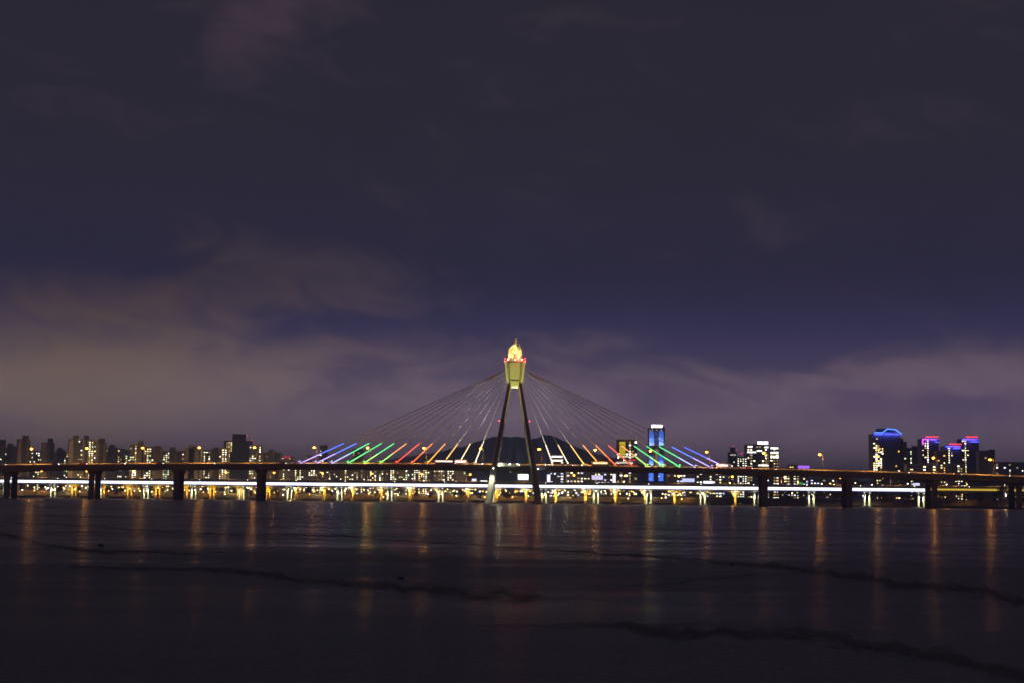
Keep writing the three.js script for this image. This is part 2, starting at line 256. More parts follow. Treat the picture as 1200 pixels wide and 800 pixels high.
  // head: a block that widens upwards, with proud centre panels, corner fins, a slot and a parapet
  const head = new THREE.Group(); head.name = 'pylon_head'; bridge.add(head);
  const headMat = M(0.52, 0.53, 0.42, 0.75), quad = (a, b, y) => [V(-a, y, b), V(a, y, b), V(a, y, -b), V(-a, y, -b)];
  mesh('core', loft([quad(4.3, 4.9, HB), quad(6.0, 6.2, HT - 0.6)]), M(0.36, 0.37, 0.30, 0.8), head);
  for (const s of [-1, 1]) {
    const f = (a0, a1, b0, b1, y0, y1) => loft([[V(-a0, y0, s * b0), V(a0, y0, s * b0), V(a0, y0, s * (b0 + 0.35)), V(-a0, y0, s * (b0 + 0.35))], [V(-a1, y1, s * b1), V(a1, y1, s * b1), V(a1, y1, s * (b1 + 0.35)), V(-a1, y1, s * (b1 + 0.35))]].map((r) => (s > 0 ? r.reverse() : r)));
    mesh('centre_panel', f(2.45, 3.3, 4.85, 6.15, HB + 0.3, HT - 0.8), headMat, head);
    for (const t of [-1, 1]) mesh('panel_joint', loft([[V(t * 2.75, HB + 0.3, s * 5.0), V(t * 3.05, HB + 0.3, s * 5.0), V(t * 3.05, HB + 0.3, s * 4.7), V(t * 2.75, HB + 0.3, s * 4.7)], [V(t * 3.7, HT - 0.8, s * 6.32), V(t * 4.05, HT - 0.8, s * 6.32), V(t * 4.05, HT - 0.8, s * 6), V(t * 3.7, HT - 0.8, s * 6)]].map((r) => (s * t > 0 ? r : r.reverse()))), darkSteel, head);
    const slot = mesh('slot', box(4.9, 0.55, 0.3, 0, 76.3, s * 5.48), M(0.01, 0.01, 0.01), head); slot.userData.label = 'black horizontal slot';
    for (const t of [-1, 1]) mesh('corner_fin', loft([[V(t * 3.7, HB - 0.2, s * 5.25), V(t * 4.75, HB - 0.2, s * 5.25), V(t * 4.75, HB - 0.2, s * 4.4), V(t * 3.7, HB - 0.2, s * 4.4)], [V(t * 5.35, HT, s * 6.6), V(t * 6.5, HT, s * 6.6), V(t * 6.5, HT, s * 5.6), V(t * 5.35, HT, s * 5.6)]].map((r) => (s * t > 0 ? r : r.reverse()))), M(0.72, 0.66, 0.5, 0.7), head);  // pale warm fin colour stands in for orange light on the edges
  }
  mesh('platform', box(13.6, 0.5, 13.4, 0, HT + 0.05, 0), headMat, head);
  const rp = []; for (const s of [-1, 1]) { rp.push(box(13.4, 0.1, 0.1, 0, HT + 1.35, s * 6.6), box(0.1, 0.1, 13.2, s * 6.65, HT + 1.35, 0), box(13.4, 0.1, 0.1, 0, HT + 0.85, s * 6.6)); for (let k = -6; k <= 6; k += 2) rp.push(box(0.1, 1.1, 0.1, k, HT + 0.8, s * 6.6)); }
  mesh('guard_rail', merge(rp), M(0.5, 0.06, 0.05, 0.5), head);
  for (const s of [-1, 1]) { mesh('antenna', bar(V(s * 4.75, HT, 5.8), V(s * 4.75, HT + 16.8, 5.8), 0.09, 6, 0.05), steelGrey, head); }
  mesh('soffit_ring', box(6.2, 0.5, 6.5, 0, HB - 0.3, 0), paintedWhite, head);
  // flood lamps and red beacons of the pylon
  const redGlow = glow(1, 0.03, 0.05, 26), whiteGlow = glow(1, 0.97, 0.9, 22), coolGlow = glow(0.75, 0.82, 1, 26);
  const beacon = (x, y, z, I) => { mesh('red_beacon_lamp', new THREE.SphereGeometry(0.24, 10, 8).translate(x, y, z), redGlow, bridge); pointLight(bridge, x, y, z, rgb(1, 0.05, 0.05), I, 9); };
  for (const s of [-1, 1]) beacon(s * 6.2, HT + 1.6, 7.0, 200);
  beacon(2.4, HT + 1.0, 6.9, 160);
  for (const s of [-1, 1]) { const t = 0.7, y = HB * t, cx = s * (mixn(15.6, 3.35, t) + 2.3), cz = mixn(22, 4, t) + 0.5; mesh('beacon_bracket', box(1.4, 0.15, 0.15, cx - s * 0.7, y - 0.3, cz), darkSteel, bridge); beacon(cx, y, cz, 30); }
  const flood = (x, y, z, m) => { if (y > 24) mesh('flood_stand', bar(V(x, 23.3 - (Math.abs(x) > 30 ? 0.3 : 0), Math.min(z, 14.2)), V(x, y - 0.15, z), 0.08, 6), darkSteel, bridge); mesh('flood_lamp', new THREE.SphereGeometry(0.23, 10, 8).translate(x, y, z), m, bridge); };
  // on the deck edge: head seen from below
  for (const s of [-1, 1]) { flood(s * 2.2, 24.4, 15.2, whiteGlow); spotLight(bridge, V(s * 2.2, 24.4, 15.2), V(s * 1.5, 83, 6), rgb(1, 0.95, 0.22), 16000, 0.19, 0.8); }
  for (const s of [-1, 1]) { flood(s * 3.2, 24.3, 3.0, whiteGlow); spotLight(bridge, V(s * 3.2, 24.3, 3), V(s * 9.5, 45, 10.5), rgb(1, 0.95, 0.42), 2600, 0.75, 0.9); spotLight(bridge, V(s * 3.2, 24.3, -3), V(s * 2, 72, -1), rgb(1, 0.98, 0.6), 9000, 0.16, 0.9); flood(s * 3.2, 24.3, -3, whiteGlow); }
  for (const s of [-1, 1]) for (const [fx, tx, ty, I] of [[19.5, 14, 60, 9000], [42, 22, 64, 9000]]) { flood(s * fx, 24.5, 3.2, whiteGlow); spotLight(bridge, V(s * fx, 24.5, 3.2), V(s * tx, ty, 0), rgb(1, 0.97, 0.86), I, 0.3, 0.8); }
  // under the deck edge beside the leg: downward over the leg's face
  mesh('lamp_bracket', box(0.2, 0.2, 5, -12.6, 21.6, 20.6), darkSteel, bridge); flood(-12.5, 21.4, 23.1, whiteGlow); spotLight(bridge, V(-12.5, 21.3, 23.4), V(-15.4, 5, 22.5), rgb(1, 1, 0.72), 2400, 0.8, 0.8);
  flood(14.7, 21.6, 16.0, coolGlow); mesh('lamp_bracket', box(0.2, 0.2, 2.6, 14.7, 21.9, 14.9), darkSteel, bridge); spotLight(bridge, V(14.7, 21.4, 16.2), V(16, 0, 12), rgb(0.75, 0.82, 1), 700, 0.8, 0.8);
  flood(-8.6, 24.4, 15.0, whiteGlow); pointLight(bridge, -8.6, 24.4, 15.0, rgb(0.9, 1, 0.62), 300, 11);
  pointLight(bridge, -2, 19.6, 15.2, rgb(0.8, 1, 0.4), 70, 11); flood(-2, 19.6, 15.2, glow(0.8, 1, 0.45, 1.5)); mesh('lamp_bracket', bar(V(-2, 19.7, 15.2), V(-2, 20.6, 16.6), 0.1, 6), darkSteel, bridge);

  // stay cables in one plane; coloured floodlight on the foot sleeves is their own glow
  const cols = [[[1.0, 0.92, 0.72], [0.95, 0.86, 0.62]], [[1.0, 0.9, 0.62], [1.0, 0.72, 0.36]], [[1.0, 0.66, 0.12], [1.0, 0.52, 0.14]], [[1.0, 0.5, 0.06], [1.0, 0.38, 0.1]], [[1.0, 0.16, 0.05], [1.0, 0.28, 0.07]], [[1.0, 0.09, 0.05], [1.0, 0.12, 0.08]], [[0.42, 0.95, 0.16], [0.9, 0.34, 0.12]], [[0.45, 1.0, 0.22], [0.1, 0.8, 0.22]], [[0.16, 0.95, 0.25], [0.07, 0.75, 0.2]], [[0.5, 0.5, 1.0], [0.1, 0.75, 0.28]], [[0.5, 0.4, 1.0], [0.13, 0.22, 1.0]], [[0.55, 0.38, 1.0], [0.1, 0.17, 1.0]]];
  const cableMat = M(0.46, 0.46, 0.45, 0.6), sleeveGlowMats = cols.map((c) => c.map((k) => glow(...k, 2.0))), footMats = cols.map((c) => glow(...c[0], 9));
  for (const s of [-1, 1]) for (let i = 0; i < 12; i++) {
    const ax = s * (24.6 + i * 9.93), foot = V(ax, deckY(ax) + 0.2, 0), end = V(s * mixn(4.6, 5.4, i / 11), mixn(76.5, 83.4, Math.min(1, i / 6)), 0), dir = end.clone().sub(foot).normalize();
    const up = (h) => foot.clone().addScaledVector(dir, h / dir.y);
    const cable = mesh('stay_cable', bar(foot, end, 0.19, 8), cableMat, bridge);
    for (const k of [0, 1]) mesh('sleeve_glow', bar(up(k ? 6.6 : 0.6), up(k ? 13.2 : 6.6), 0.34, 8), sleeveGlowMats[i][k], cable);
    mesh('anchor_box', box(1.6, 0.9, 1.1, ax, deckY(ax) + 1.7, 0), darkSteel, cable);
    mesh('anchor_lamp', new THREE.SphereGeometry(0.22, 8, 6).translate(ax - s * 1.2, deckY(ax) + 2.2, 1.0), footMats[i], cable);
    pointLight(bridge, ax - s * 1.2, deckY(ax) + 2.2, 1.0, rgb(...cols[i][0]), 130, 10);
  }
}
// flame of bent pipes on the pylon
{
  const flame = thing('flame_sculpture', [BX, 88.35, BZ], 'flame-shaped metal pipe sculpture lit gold on top of the pylon', 'sculpture');
  const pipeMat = M(0.72, 0.70, 0.60, 0.4, { metalness: 0.3 }), prof = [[0, 4.2], [0.3, 4.2], [0.48, 3.8], [0.6, 3.0], [0.68, 1.7], [0.75, 0.55], [0.86, 0.8], [1, 0.1]];
  const rad = (t) => { let i = 0; while (i < prof.length - 2 && t > prof[i + 1][0]) i++; return mixn(prof[i][1], prof[i + 1][1], clamp((t - prof[i][0]) / (prof[i + 1][0] - prof[i][0]), 0, 1)); };
  const rr = rng(41);
  for (let k = 0; k < 26; k++) {
    const a0 = k / 26 * Math.PI * 2, turns = (0.9 + 0.5 * rr()) * (k % 3 ? 1 : -0.7), tall = k % 4 === 0, topT = tall ? 1 : 0.58 + 0.12 * rr(), pts = [];
    for (let j = 0; j <= 12; j++) { const t = topT * j / 12, a = a0 + turns * t * 2.2, r = rad(t) * (0.86 + 0.22 * rr() * (j > 1 ? 1 : 0.4)); pts.push(V(Math.cos(a) * r - 0.2 - 0.9 * Math.sin(t * 5.2) * smooth(0.6, 1, t), t * 14.6, Math.sin(a) * r)); }
    mesh('pipe', new THREE.TubeGeometry(new THREE.CatmullRomCurve3(pts), 30, (tall ? 0.27 : 0.2) + 0.06 * rr(), 6), pipeMat, flame);
  }
  for (const [x, y, z, sgn] of [[3.2, 7.2, 1, 1], [3.7, 5.2, 0.6, 1], [2.6, 9.2, 0.8, 1]]) mesh('pipe_lick', new THREE.TubeGeometry(new THREE.CatmullRomCurve3([V(x - 0.6, y - 1.6, z), V(x + 0.3, y - 0.3, z), V(x + 0.2, y + 0.8, z), V(x - 0.5 * sgn, y + 2.2, z)]), 16, 0.24, 6), pipeMat, flame);
  for (const h of [0.4, 3.6, 6.4]) mesh('brace_ring', new THREE.TorusGeometry(rad(h / 14.6) * 0.86, 0.16, 6, 28).rotateX(Math.PI / 2).translate(0, h, 0), pipeMat, flame);
  mesh('plinth', new THREE.CylinderGeometry(4.9, 5.2, 0.5, 24).translate(0, 0.2, 0), concrete, flame);
  for (const [x, y, z] of [[0, 1.2, 0], [-0.3, 5.5, 0.3], [-0.2, 9.3, 0]]) { mesh('inner_lamp', new THREE.SphereGeometry(0.24, 10, 8).translate(x, y, z), glow(1, 0.9, 0.45, 40), flame); pointLight(flame, x, y, z, rgb(1, 0.9, 0.24), 70, 11); }
  for (const s of [-1, 1]) { mesh('uplight_lamp', new THREE.SphereGeometry(0.23, 10, 8).translate(s * 4.4, 0.9, 5.2), glow(1, 0.95, 0.6, 34), flame); spotLight(flame, V(s * 4.4, 0.9, 5.8), V(0, 10, 0.5), rgb(1, 0.92, 0.28), 600, 0.7, 0.7); }
}
// lamp posts along the near edge of the deck
{
  const lampU = [-27, 39, 104, 169.5, 236, 301, 371, 434, 500, 566.5, 635, 701, 766, 832, 899, 964.5, 1032, 1098, 1164.5, 1231];
  lampU.forEach((u) => {
    const x = P(u, 524, 987).x - BX, y = deckY(x);
    const l = thing('deck_lamp', [BX + x, y, BZ + 13.4], 'tall orange sodium lamp post standing along the cable-stayed bridge deck', 'street lamp', 'lamp posts along the cable-stayed bridge');
    mesh('pole', bar(V(0, 0, 0), V(0, 9.6, 0), 0.17, 8, 0.1), M(0.45, 0.45, 0.44, 0.5), l);
    mesh('arm', new THREE.TubeGeometry(new THREE.CatmullRomCurve3([V(0, 9.5, 0), V(-0.2, 10.1, -0.2), V(-1.0, 10.35, -0.9), V(-1.5, 10.3, -1.4)]), 10, 0.07, 6), steelGrey, l);
    const hd = mesh('lamp_head', new THREE.CapsuleGeometry(0.24, 0.9, 4, 8).rotateZ(Math.PI / 2).rotateY(0.75).translate(-1.75, 10.5, -1.6), darkSteel, l);
    mesh('lamp_bowl', new THREE.SphereGeometry(0.8, 14, 10).scale(1, 0.7, 1).translate(-1.75, 10.05, -1.6), sodiumGlow, hd);
    pointLight(l, -1.75, 9.3, -1.6, SODIUM, 500 * (0.55 + 0.9 * R()), 25); spotLight(l, V(-1.75, 9.3, -1.6), V(-1.75, 0, -3.2), SODIUM, 3200, 1.32, 0.5, 20);
  });
}

// ------------------------------------------------------------------ vehicles at rest on the deck
const wheelMat = M(0.02, 0.02, 0.02, 0.8), glassDark = M(0.02, 0.022, 0.026, 0.1), headMatL = glow(1, 0.95, 0.85, 14), tailMatL = glow(1, 0.04, 0.03, 10);
const wheelG = new THREE.CylinderGeometry(0.32, 0.32, 0.22, 14).rotateX(Math.PI / 2);
function extrude(shape, w, bevel = 0.08) { const g = new THREE.ExtrudeGeometry(shape, { depth: w - 2 * bevel, bevelEnabled: true, bevelSize: bevel, bevelThickness: bevel, bevelSegments: 2, steps: 1 }); return g.translate(0, 0, -(w - 2 * bevel) / 2); }
const poly = (pts) => { const s = new THREE.Shape(); pts.forEach(([x, y], i) => (i ? s.lineTo(x, y) : s.moveTo(x, y))); s.closePath(); return s; };
const carBody = extrude(poly([[-2.2, 0.3], [2.2, 0.3], [2.25, 0.62], [2.1, 0.82], [1.1, 0.95], [-1.7, 0.98], [-2.2, 0.9], [-2.27, 0.6]]), 1.78), carCabin = extrude(poly([[-1.65, 0.95], [-1.15, 1.42], [0.25, 1.46], [1.1, 0.95]]), 1.55), carRoof = extrude(poly([[-1.1, 1.43], [-0.9, 1.5], [0.1, 1.52], [0.3, 1.45]]), 1.5, 0.04);
function makeCar(paint, label) {
  const c = thing('car', [0, 0, 0], label, 'car', 'cars on the cable-stayed bridge');
  mesh('body', carBody, paint, c); mesh('cabin_glass', carCabin, glassDark, c); mesh('roof', carRoof, paint, c);
  for (const x of [-1.35, 1.35]) for (const z of [-0.8, 0.8]) { const w = mesh('wheel', wheelG, wheelMat, c); w.position.set(x, 0.32, z); }
  for (const z of [-0.7, 0.7]) { mesh('headlamp', box(0.26, 0.2, 0.5, 2.2, 0.68, z), headMatL, c); mesh('tail_lamp', box(0.22, 0.22, 0.46, -2.2, 0.78, z), tailMatL, c); }
  return c;
}
{
  const paints = [['white', M(0.75, 0.75, 0.75, 0.3)], ['black', M(0.02, 0.02, 0.022, 0.25)], ['silver', M(0.4, 0.41, 0.42, 0.3, { metalness: 0.5 })], ['red', M(0.45, 0.03, 0.02, 0.3)]];
  const protos = {}; const us = [3, 30, 63, 74, 98, 118, 141, 160, 187, 213, 246, 288, 331, 474, 667, 737, 752, 812, 878, 890, 905, 985, 1062, 1079, 1122, 1139, 1180];
  us.forEach((u, i) => {
    const [c, m] = paints[[0, 2, 1, 0, 3, 2, 0][i % 7]], nearLane = i % 2 === 0, z = nearLane ? [10.9, 7.5][(i >> 1) % 2] : [-3.6, -7.4][(i >> 1) % 2], x = P(u, 541, 990).x - BX, slope = Math.atan(-7.6 * x / 318 / 318);
    const label = c + ' car with lights on crossing the cable-stayed bridge';
    const car = protos[c] ? dup(protos[c], [0, 0, 0], 0) : (protos[c] = makeCar(m, label));
    car.position.set(BX + x, deckY(x) + 0.004, BZ + z); car.rotation.set(0, nearLane ? 0 : Math.PI, nearLane ? slope : -slope);
  });
  const bus = (u, L, z, paint, label, bodyGlow, turn) => {
    const x = P(u, 541, 990).x - BX, b = thing('bus', [BX + x, deckY(x) + 0.004, BZ + z], label, 'bus', null, turn);
    mesh('body', extrude(poly([[-L / 2, 0.35], [L / 2, 0.35], [L / 2, 2.2], [L / 2 - 0.25, 3.15], [-L / 2 + 0.1, 3.15], [-L / 2, 2.8]]), 2.5, 0.1), paint, b);
    const n = Math.floor((L - 1.2) / 1.5); for (const s of [-1, 1]) for (let k = 0; k < n; k++) mesh('window', box(1.3, 1.05, 0.08, -L / 2 + 1.1 + k * 1.5 + 0.3, 2.15, s * 1.27), bodyGlow, b);
    mesh('windscreen', box(0.1, 1.4, 2.1, L / 2 + 0.02, 2.0, 0), glassDark, b);
    for (const q of [-L / 2 + 2.4, L / 2 - 2.4]) for (const s of [-1.05, 1.05]) { const w = mesh('wheel', wheelG, wheelMat, b); w.scale.setScalar(1.4); w.position.set(q, 0.45, s); }
    for (const s of [-0.95, 0.95]) { mesh('headlamp', box(0.2, 0.25, 0.45, L / 2 + 0.03, 0.85, s), headMatL, b); mesh('tail_lamp', box(0.16, 0.35, 0.3, -L / 2 - 0.03, 1.1, s), tailMatL, b); }
    mesh('roof_unit', box(2.6, 0.3, 1.6, -0.6, 3.3, 0), paint, b);
  };
  bus(521, 12.5, 10.6, M(0.5, 0.12, 0.08, 0.4), 'long red and yellow bus with white lit windows on the bridge deck', glow(1, 0.92, 0.78, 1.7), 0);
  bus(538.5, 9.0, 7.2, M(0.8, 0.8, 0.78, 0.4), 'short white bus brightly lit inside following the red bus', glow(1, 0.98, 0.94, 2.6), 0);
  bus(704.5, 11.6, 10.6, M(0.7, 0.5, 0.1, 0.4), 'yellow bus with glowing windows on the bridge deck', glow(1, 0.85, 0.5, 1.9), 0);
  bus(849, 8.6, 7.2, M(0.7, 0.72, 0.78, 0.4), 'small pale bus with bluish lit windows beyond the outermost blue cable', glow(0.85, 0.85, 1, 2.6), 0);
}

// ------------------------------------------------------------------ two river bridges beyond
const A = V(-465, 0, -1640), Bp = V(381, 0, -1500), along = Bp.clone().sub(A).normalize(), turnFar = Math.atan2(-along.z, along.x);
function onLine(u, off) { // crossing of the pixel's bearing with the bridge axis, off metres further back
  const r = ray(u, 575), nx = -along.z, nz = along.x, back = V(A.x + along.z * off, 0, A.z - along.x * off), t = ((back.x) * nx + (back.z) * nz) / (r.x * nx + r.z * nz);
  const p = V(r.x * t, 0, r.z * t); return p.clone().sub(back).dot(along);
}
{
  const L = Bp.clone().sub(A).length(), FD = 15.0;         // soffit height
  const g1 = thing('girder_bridge', [A.x, 0, A.z], 'long low girder bridge with a bright white light band along its side', 'bridge', null, turnFar);
  const x0 = -160, xe = onLine(1086, 0), x1 = L + 420, flat = () => 0;
  mesh('girder', sweep([[FD, -8], [FD, 8], [FD + 2.7, 9.6], [FD + 2.7, -9.6]], x0, x1, 40, flat), concrete, g1);
  mesh('deck_slab', box(x1 - x0, 0.35, 22, (x0 + x1) / 2, FD + 2.9, 0), asphalt, g1);
  const rails = [], posts = []; for (const s of [-1, 1]) { for (const h of [0.45, 0.75, 1.05]) rails.push(box(x1 - x0, 0.13, 0.12, (x0 + x1) / 2, FD + 3.1 + h, s * 10.7)); for (let x = x0 + 1; x < x1; x += 2.5) posts.push(box(0.14, 1.1, 0.14, x, FD + 3.6, s * 10.7)); }
  mesh('handrail', merge(rails), M(0.55, 0.52, 0.35, 0.6), g1); mesh('railing_posts', merge(posts), M(0.55, 0.52, 0.35, 0.6), g1, 'stuff');
  mesh('median_barrier', box(x1 - x0, 2.4, 0.4, (x0 + x1) / 2, FD + 4.2, -1), M(0.55, 0.52, 0.38, 0.7), g1);
  mesh('added_lit_wall', box(x1 - x0, 2.7, 0.2, (x0 + x1) / 2, FD + 4.42, -10.4), M(0.5, 0.48, 0.4, 0.8), g1);  // wall added to catch lamp light and show it above the railing
  // light band: panels end to end
  const bandMat = glow(0.93, 0.97, 1.0, 2.4), blueMat = glow(0.16, 0.24, 1.0, 0.42), step = 24.9, n = Math.floor((xe - x0) / step);
  for (let k = 0; k < n; k++) {
    const len = (xe - x0) / n, cx = x0 + (k + 0.5) * len;
    mesh('light_panel', box(len - 0.1, 3.0, 0.25, cx, FD + 1.6, 9.95), bandMat, g1); mesh('blue_light_strip', box(len - 0.1, 0.6, 0.2, cx, FD - 0.25, 9.6), blueMat, g1);
  }
  const yellowMat = glow(1, 0.66, 0.07, 1.0); for (let k = 0; k < 12; k++) { const len = (x1 - xe - 2) / 12; mesh('parapet_glow', box(len - 0.1, 1.9, 0.25, xe + 2 + (k + 0.5) * len, FD + 2.3, 9.9), yellowMat, g1); }  // yellow lamplight on the parapet side, added as a glowing strip
  for (let k = 0; k < 8; k++) { const len = (xe - x0) / 8, l = new THREE.RectAreaLight(rgb(0.93, 0.97, 1), 0.6, len, 2.5); l.position.set(x0 + (k + 0.5) * len, FD + 1.75, 10.2); l.rotation.y = Math.PI; l.name = 'band_light'; g1.add(l); }
  const pu = [10, 65, 119, 174, 229.5, 285.5, 341.5, 400, 458.5, 518, 577, 638.5, 699.5, 761, 824, 887, 951, 1016, 1079];
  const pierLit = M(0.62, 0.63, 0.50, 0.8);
  for (const u of pu) {
    const px = onLine(u, 0), pier = new THREE.Group(); pier.name = 'pier'; pier.position.set(px, 0, 0); g1.add(pier);
    for (const s of [-1, 1]) mesh('column', new THREE.CylinderGeometry(1.15, 1.0, FD + 1, 14).translate(s * 2.4, FD / 2 - 0.6, 6.2), pierLit, pier);
    mesh('cross_head', box(8.2, 1.3, 16, 0, FD - 0.66, 0), pierLit, pier); mesh('footing', box(9.6, 2.0, 17, 0, 0, 1.5), pierLit, pier);
    for (const s of [-1, 1]) { mesh('pier_lamp', new THREE.SphereGeometry(0.22, 8, 6).translate(s * 2.4, FD - 1.7, 9.4), glow(1, 1, 0.8, 8), pier); }
    spotLight(pier, V(0, FD - 1.5, 9.8), V(0, 0.5, 6.6), rgb(1, 0.98, 0.62), 2600, 0.75, 0.9);
  }
  // small white edge lamps on the parapet, orange lamps on long arms
  for (let u = 18, k = 0; u < 1200; u += 54 + u * 0.009, k++) {
    const px = onLine(u, 0), w = V(px, 0, 10.9).applyAxisAngle(V(0, 1, 0), turnFar).add(A), s = thing('edge_lamp', [w.x, FD + 3.06, w.z], 'small white edge lamp on the girder bridge railing', 'lamp', 'edge lamps along the girder bridge railing');
    mesh('stem', bar(V(0, 0, 0), V(0, 1.5, 0), 0.08, 6), steelGrey, s); mesh('lamp_globe', new THREE.SphereGeometry(0.32, 10, 8).translate(0, 1.7, 0), glow(1, 0.95, 0.8, 7), s);
  }
  for (const u of [-12, 45, 98, 153.5, 206, 262, 318.5, 375.5, 433, 492.5, 549.5, 610, 671.5, 732, 795, 858, 920, 985, 1049, 1113, 1178]) {
    const px = onLine(u, 0), w = V(px, 0, -4).applyAxisAngle(V(0, 1, 0), turnFar).add(A), l = thing('arm_lamp', [w.x, FD + 3.06, w.z], 'orange sodium lamp on a long arm above the girder bridge', 'street lamp', 'sodium lamps along the girder bridge', turnFar);
    mesh('pole', bar(V(-3.4, 0, 0), V(-3.4, 9.4, 0), 0.16, 8, 0.1), steelGrey, l); mesh('arm', bar(V(-3.4, 9.3, 0), V(0.2, 9.6, 0), 0.08, 6), steelGrey, l);
    const hd = mesh('lamp_head', box(1.1, 0.25, 0.5, 0.2, 9.75, 0), darkSteel, l); mesh('lamp_bulb', new THREE.SphereGeometry(0.95, 12, 8).scale(1, 0.75, 1).translate(0.3, 9.25, 0), sodiumGlow, hd); pointLight(l, 0.3, 8.3, 0, SODIUM, 380, 25); spotLight(l, V(0.3, 8.3, 0), V(0.3, 0, -3.5), SODIUM, 1500, 1.32, 0.5, 20);
  }
  // second bridge with gold piers, one after another behind the first
  const off = 38, back = V(A.x + along.z * off, 0, A.z - along.x * off), g2 = thing('gold_pier_bridge', [back.x, 0, back.z], 'older bridge with flared piers lit gold behind the white light band', 'bridge', null, turnFar);
  const xr = onLine(905, off); mesh('deck', sweep([[13.6, -5], [13.6, 5], [15.6, 7], [16.4, 7], [16.4, -7], [15.6, -7]], -170, xr, 20, flat), concrete, g2);
  const gold = M(0.62, 0.52, 0.24, 0.8), capM = M(0.66, 0.64, 0.52, 0.8);
  [88, 121, 153, 186, 218, 249.5, 282, 315, 348, 380.5, 414, 448, 481.5, 515, 549, 582.5, 617, 652, 687, 722, 756.5, 791, 826, 862].forEach((u, k) => {
    const px = onLine(u, off), pier = new THREE.Group(); pier.name = 'pier'; pier.position.set(px, 0, 0); g2.add(pier);
    if (u < 340) for (const s of [-1, 1]) mesh('column', loft([[-1.2, 1.15], [6, 1.0], [10, 1.1], [12.2, 1.9]].map(([y, r]) => Array.from({ length: 12 }, (_, i) => V(s * 2.1 + r * Math.cos(-i / 6 * Math.PI), y, 3 + r * Math.sin(-i / 6 * Math.PI))))), gold, pier);
    else mesh('column', loft([[-1.2, 1.5], [7, 1.45], [10, 1.9], [12.2, 2.9]].map(([y, r]) => Array.from({ length: 12 }, (_, i) => V(r * Math.cos(-i / 6 * Math.PI), y, 3 + r * Math.sin(-i / 6 * Math.PI))))), gold, pier);
    mesh('cap_beam', box(u < 340 ? 8 : 9.6, 1.4, 9, 0, 12.9, 0), u < 340 ? gold : capM, pier); mesh('footing', box(6.5, 2.0, 10, 0, -0.2, 1.5), gold, pier);
    mesh('pier_lamp', new THREE.SphereGeometry(0.22, 8, 6).translate(0, 1.6, 8.2), glow(1, 0.62, 0.08, 6), pier);
    spotLight(pier, V(0, 1.6, 8.4), V(0, 9, 3.4), rgb(1, 0.60, 0.06), 3400, 0.8, 0.8);
    if (u >= 340) { mesh('cap_lamp', new THREE.SphereGeometry(0.22, 8, 6).translate(-3, 11.6, 6.6), glow(1, 0.95, 0.7, 7), pier); spotLight(pier, V(-3, 11.4, 7), V(-1, 13, 4.2), rgb(1, 0.95, 0.7), 420, 1.1, 0.8); }
    if (u > 670) { mesh('green_lamp', new THREE.SphereGeometry(0.22, 8, 6).translate(4.6, 2, 7), glow(0.25, 1, 0.1, 5), pier); spotLight(pier, V(4.6, 2, 7), V(0.6, 8, 3.4), rgb(0.25, 1, 0.06), 450, 0.7, 0.8); }
  });
}

// ------------------------------------------------------------------ the city on the far bank
const wallM = [M(0.42, 0.36, 0.32, 0.85), M(0.34, 0.31, 0.30, 0.85), M(0.24, 0.22, 0.23, 0.85), M(0.15, 0.14, 0.16, 0.8), M(0.34, 0.33, 0.38, 0.8)];
const coreM = M(0.13, 0.12, 0.12, 0.85), darkGlass = M(0.03, 0.03, 0.035, 0.25), slabM = M(0.36, 0.33, 0.31, 0.85);
const win = { warm: glow(1, 0.78, 0.30, 3.57), pale: glow(1, 0.93, 0.58, 4.05), white: glow(1, 0.98, 0.92, 4.76), dim: glow(1, 0.72, 0.28, 0.99), green: glow(0.72, 1, 0.5, 2.62), blue: glow(0.55, 0.65, 1, 3.57), orange: glow(1, 0.5, 0.1, 3.33) };
const winBox = box(1, 1, 0.14);
function windowAt(parent, x, y, z, w, h, m) { const o = mesh('window', winBox, m, parent); o.position.set(x, y, z); o.scale.set(w, h, 1); return o; }
const APT = 'apartment blocks on the far bank';
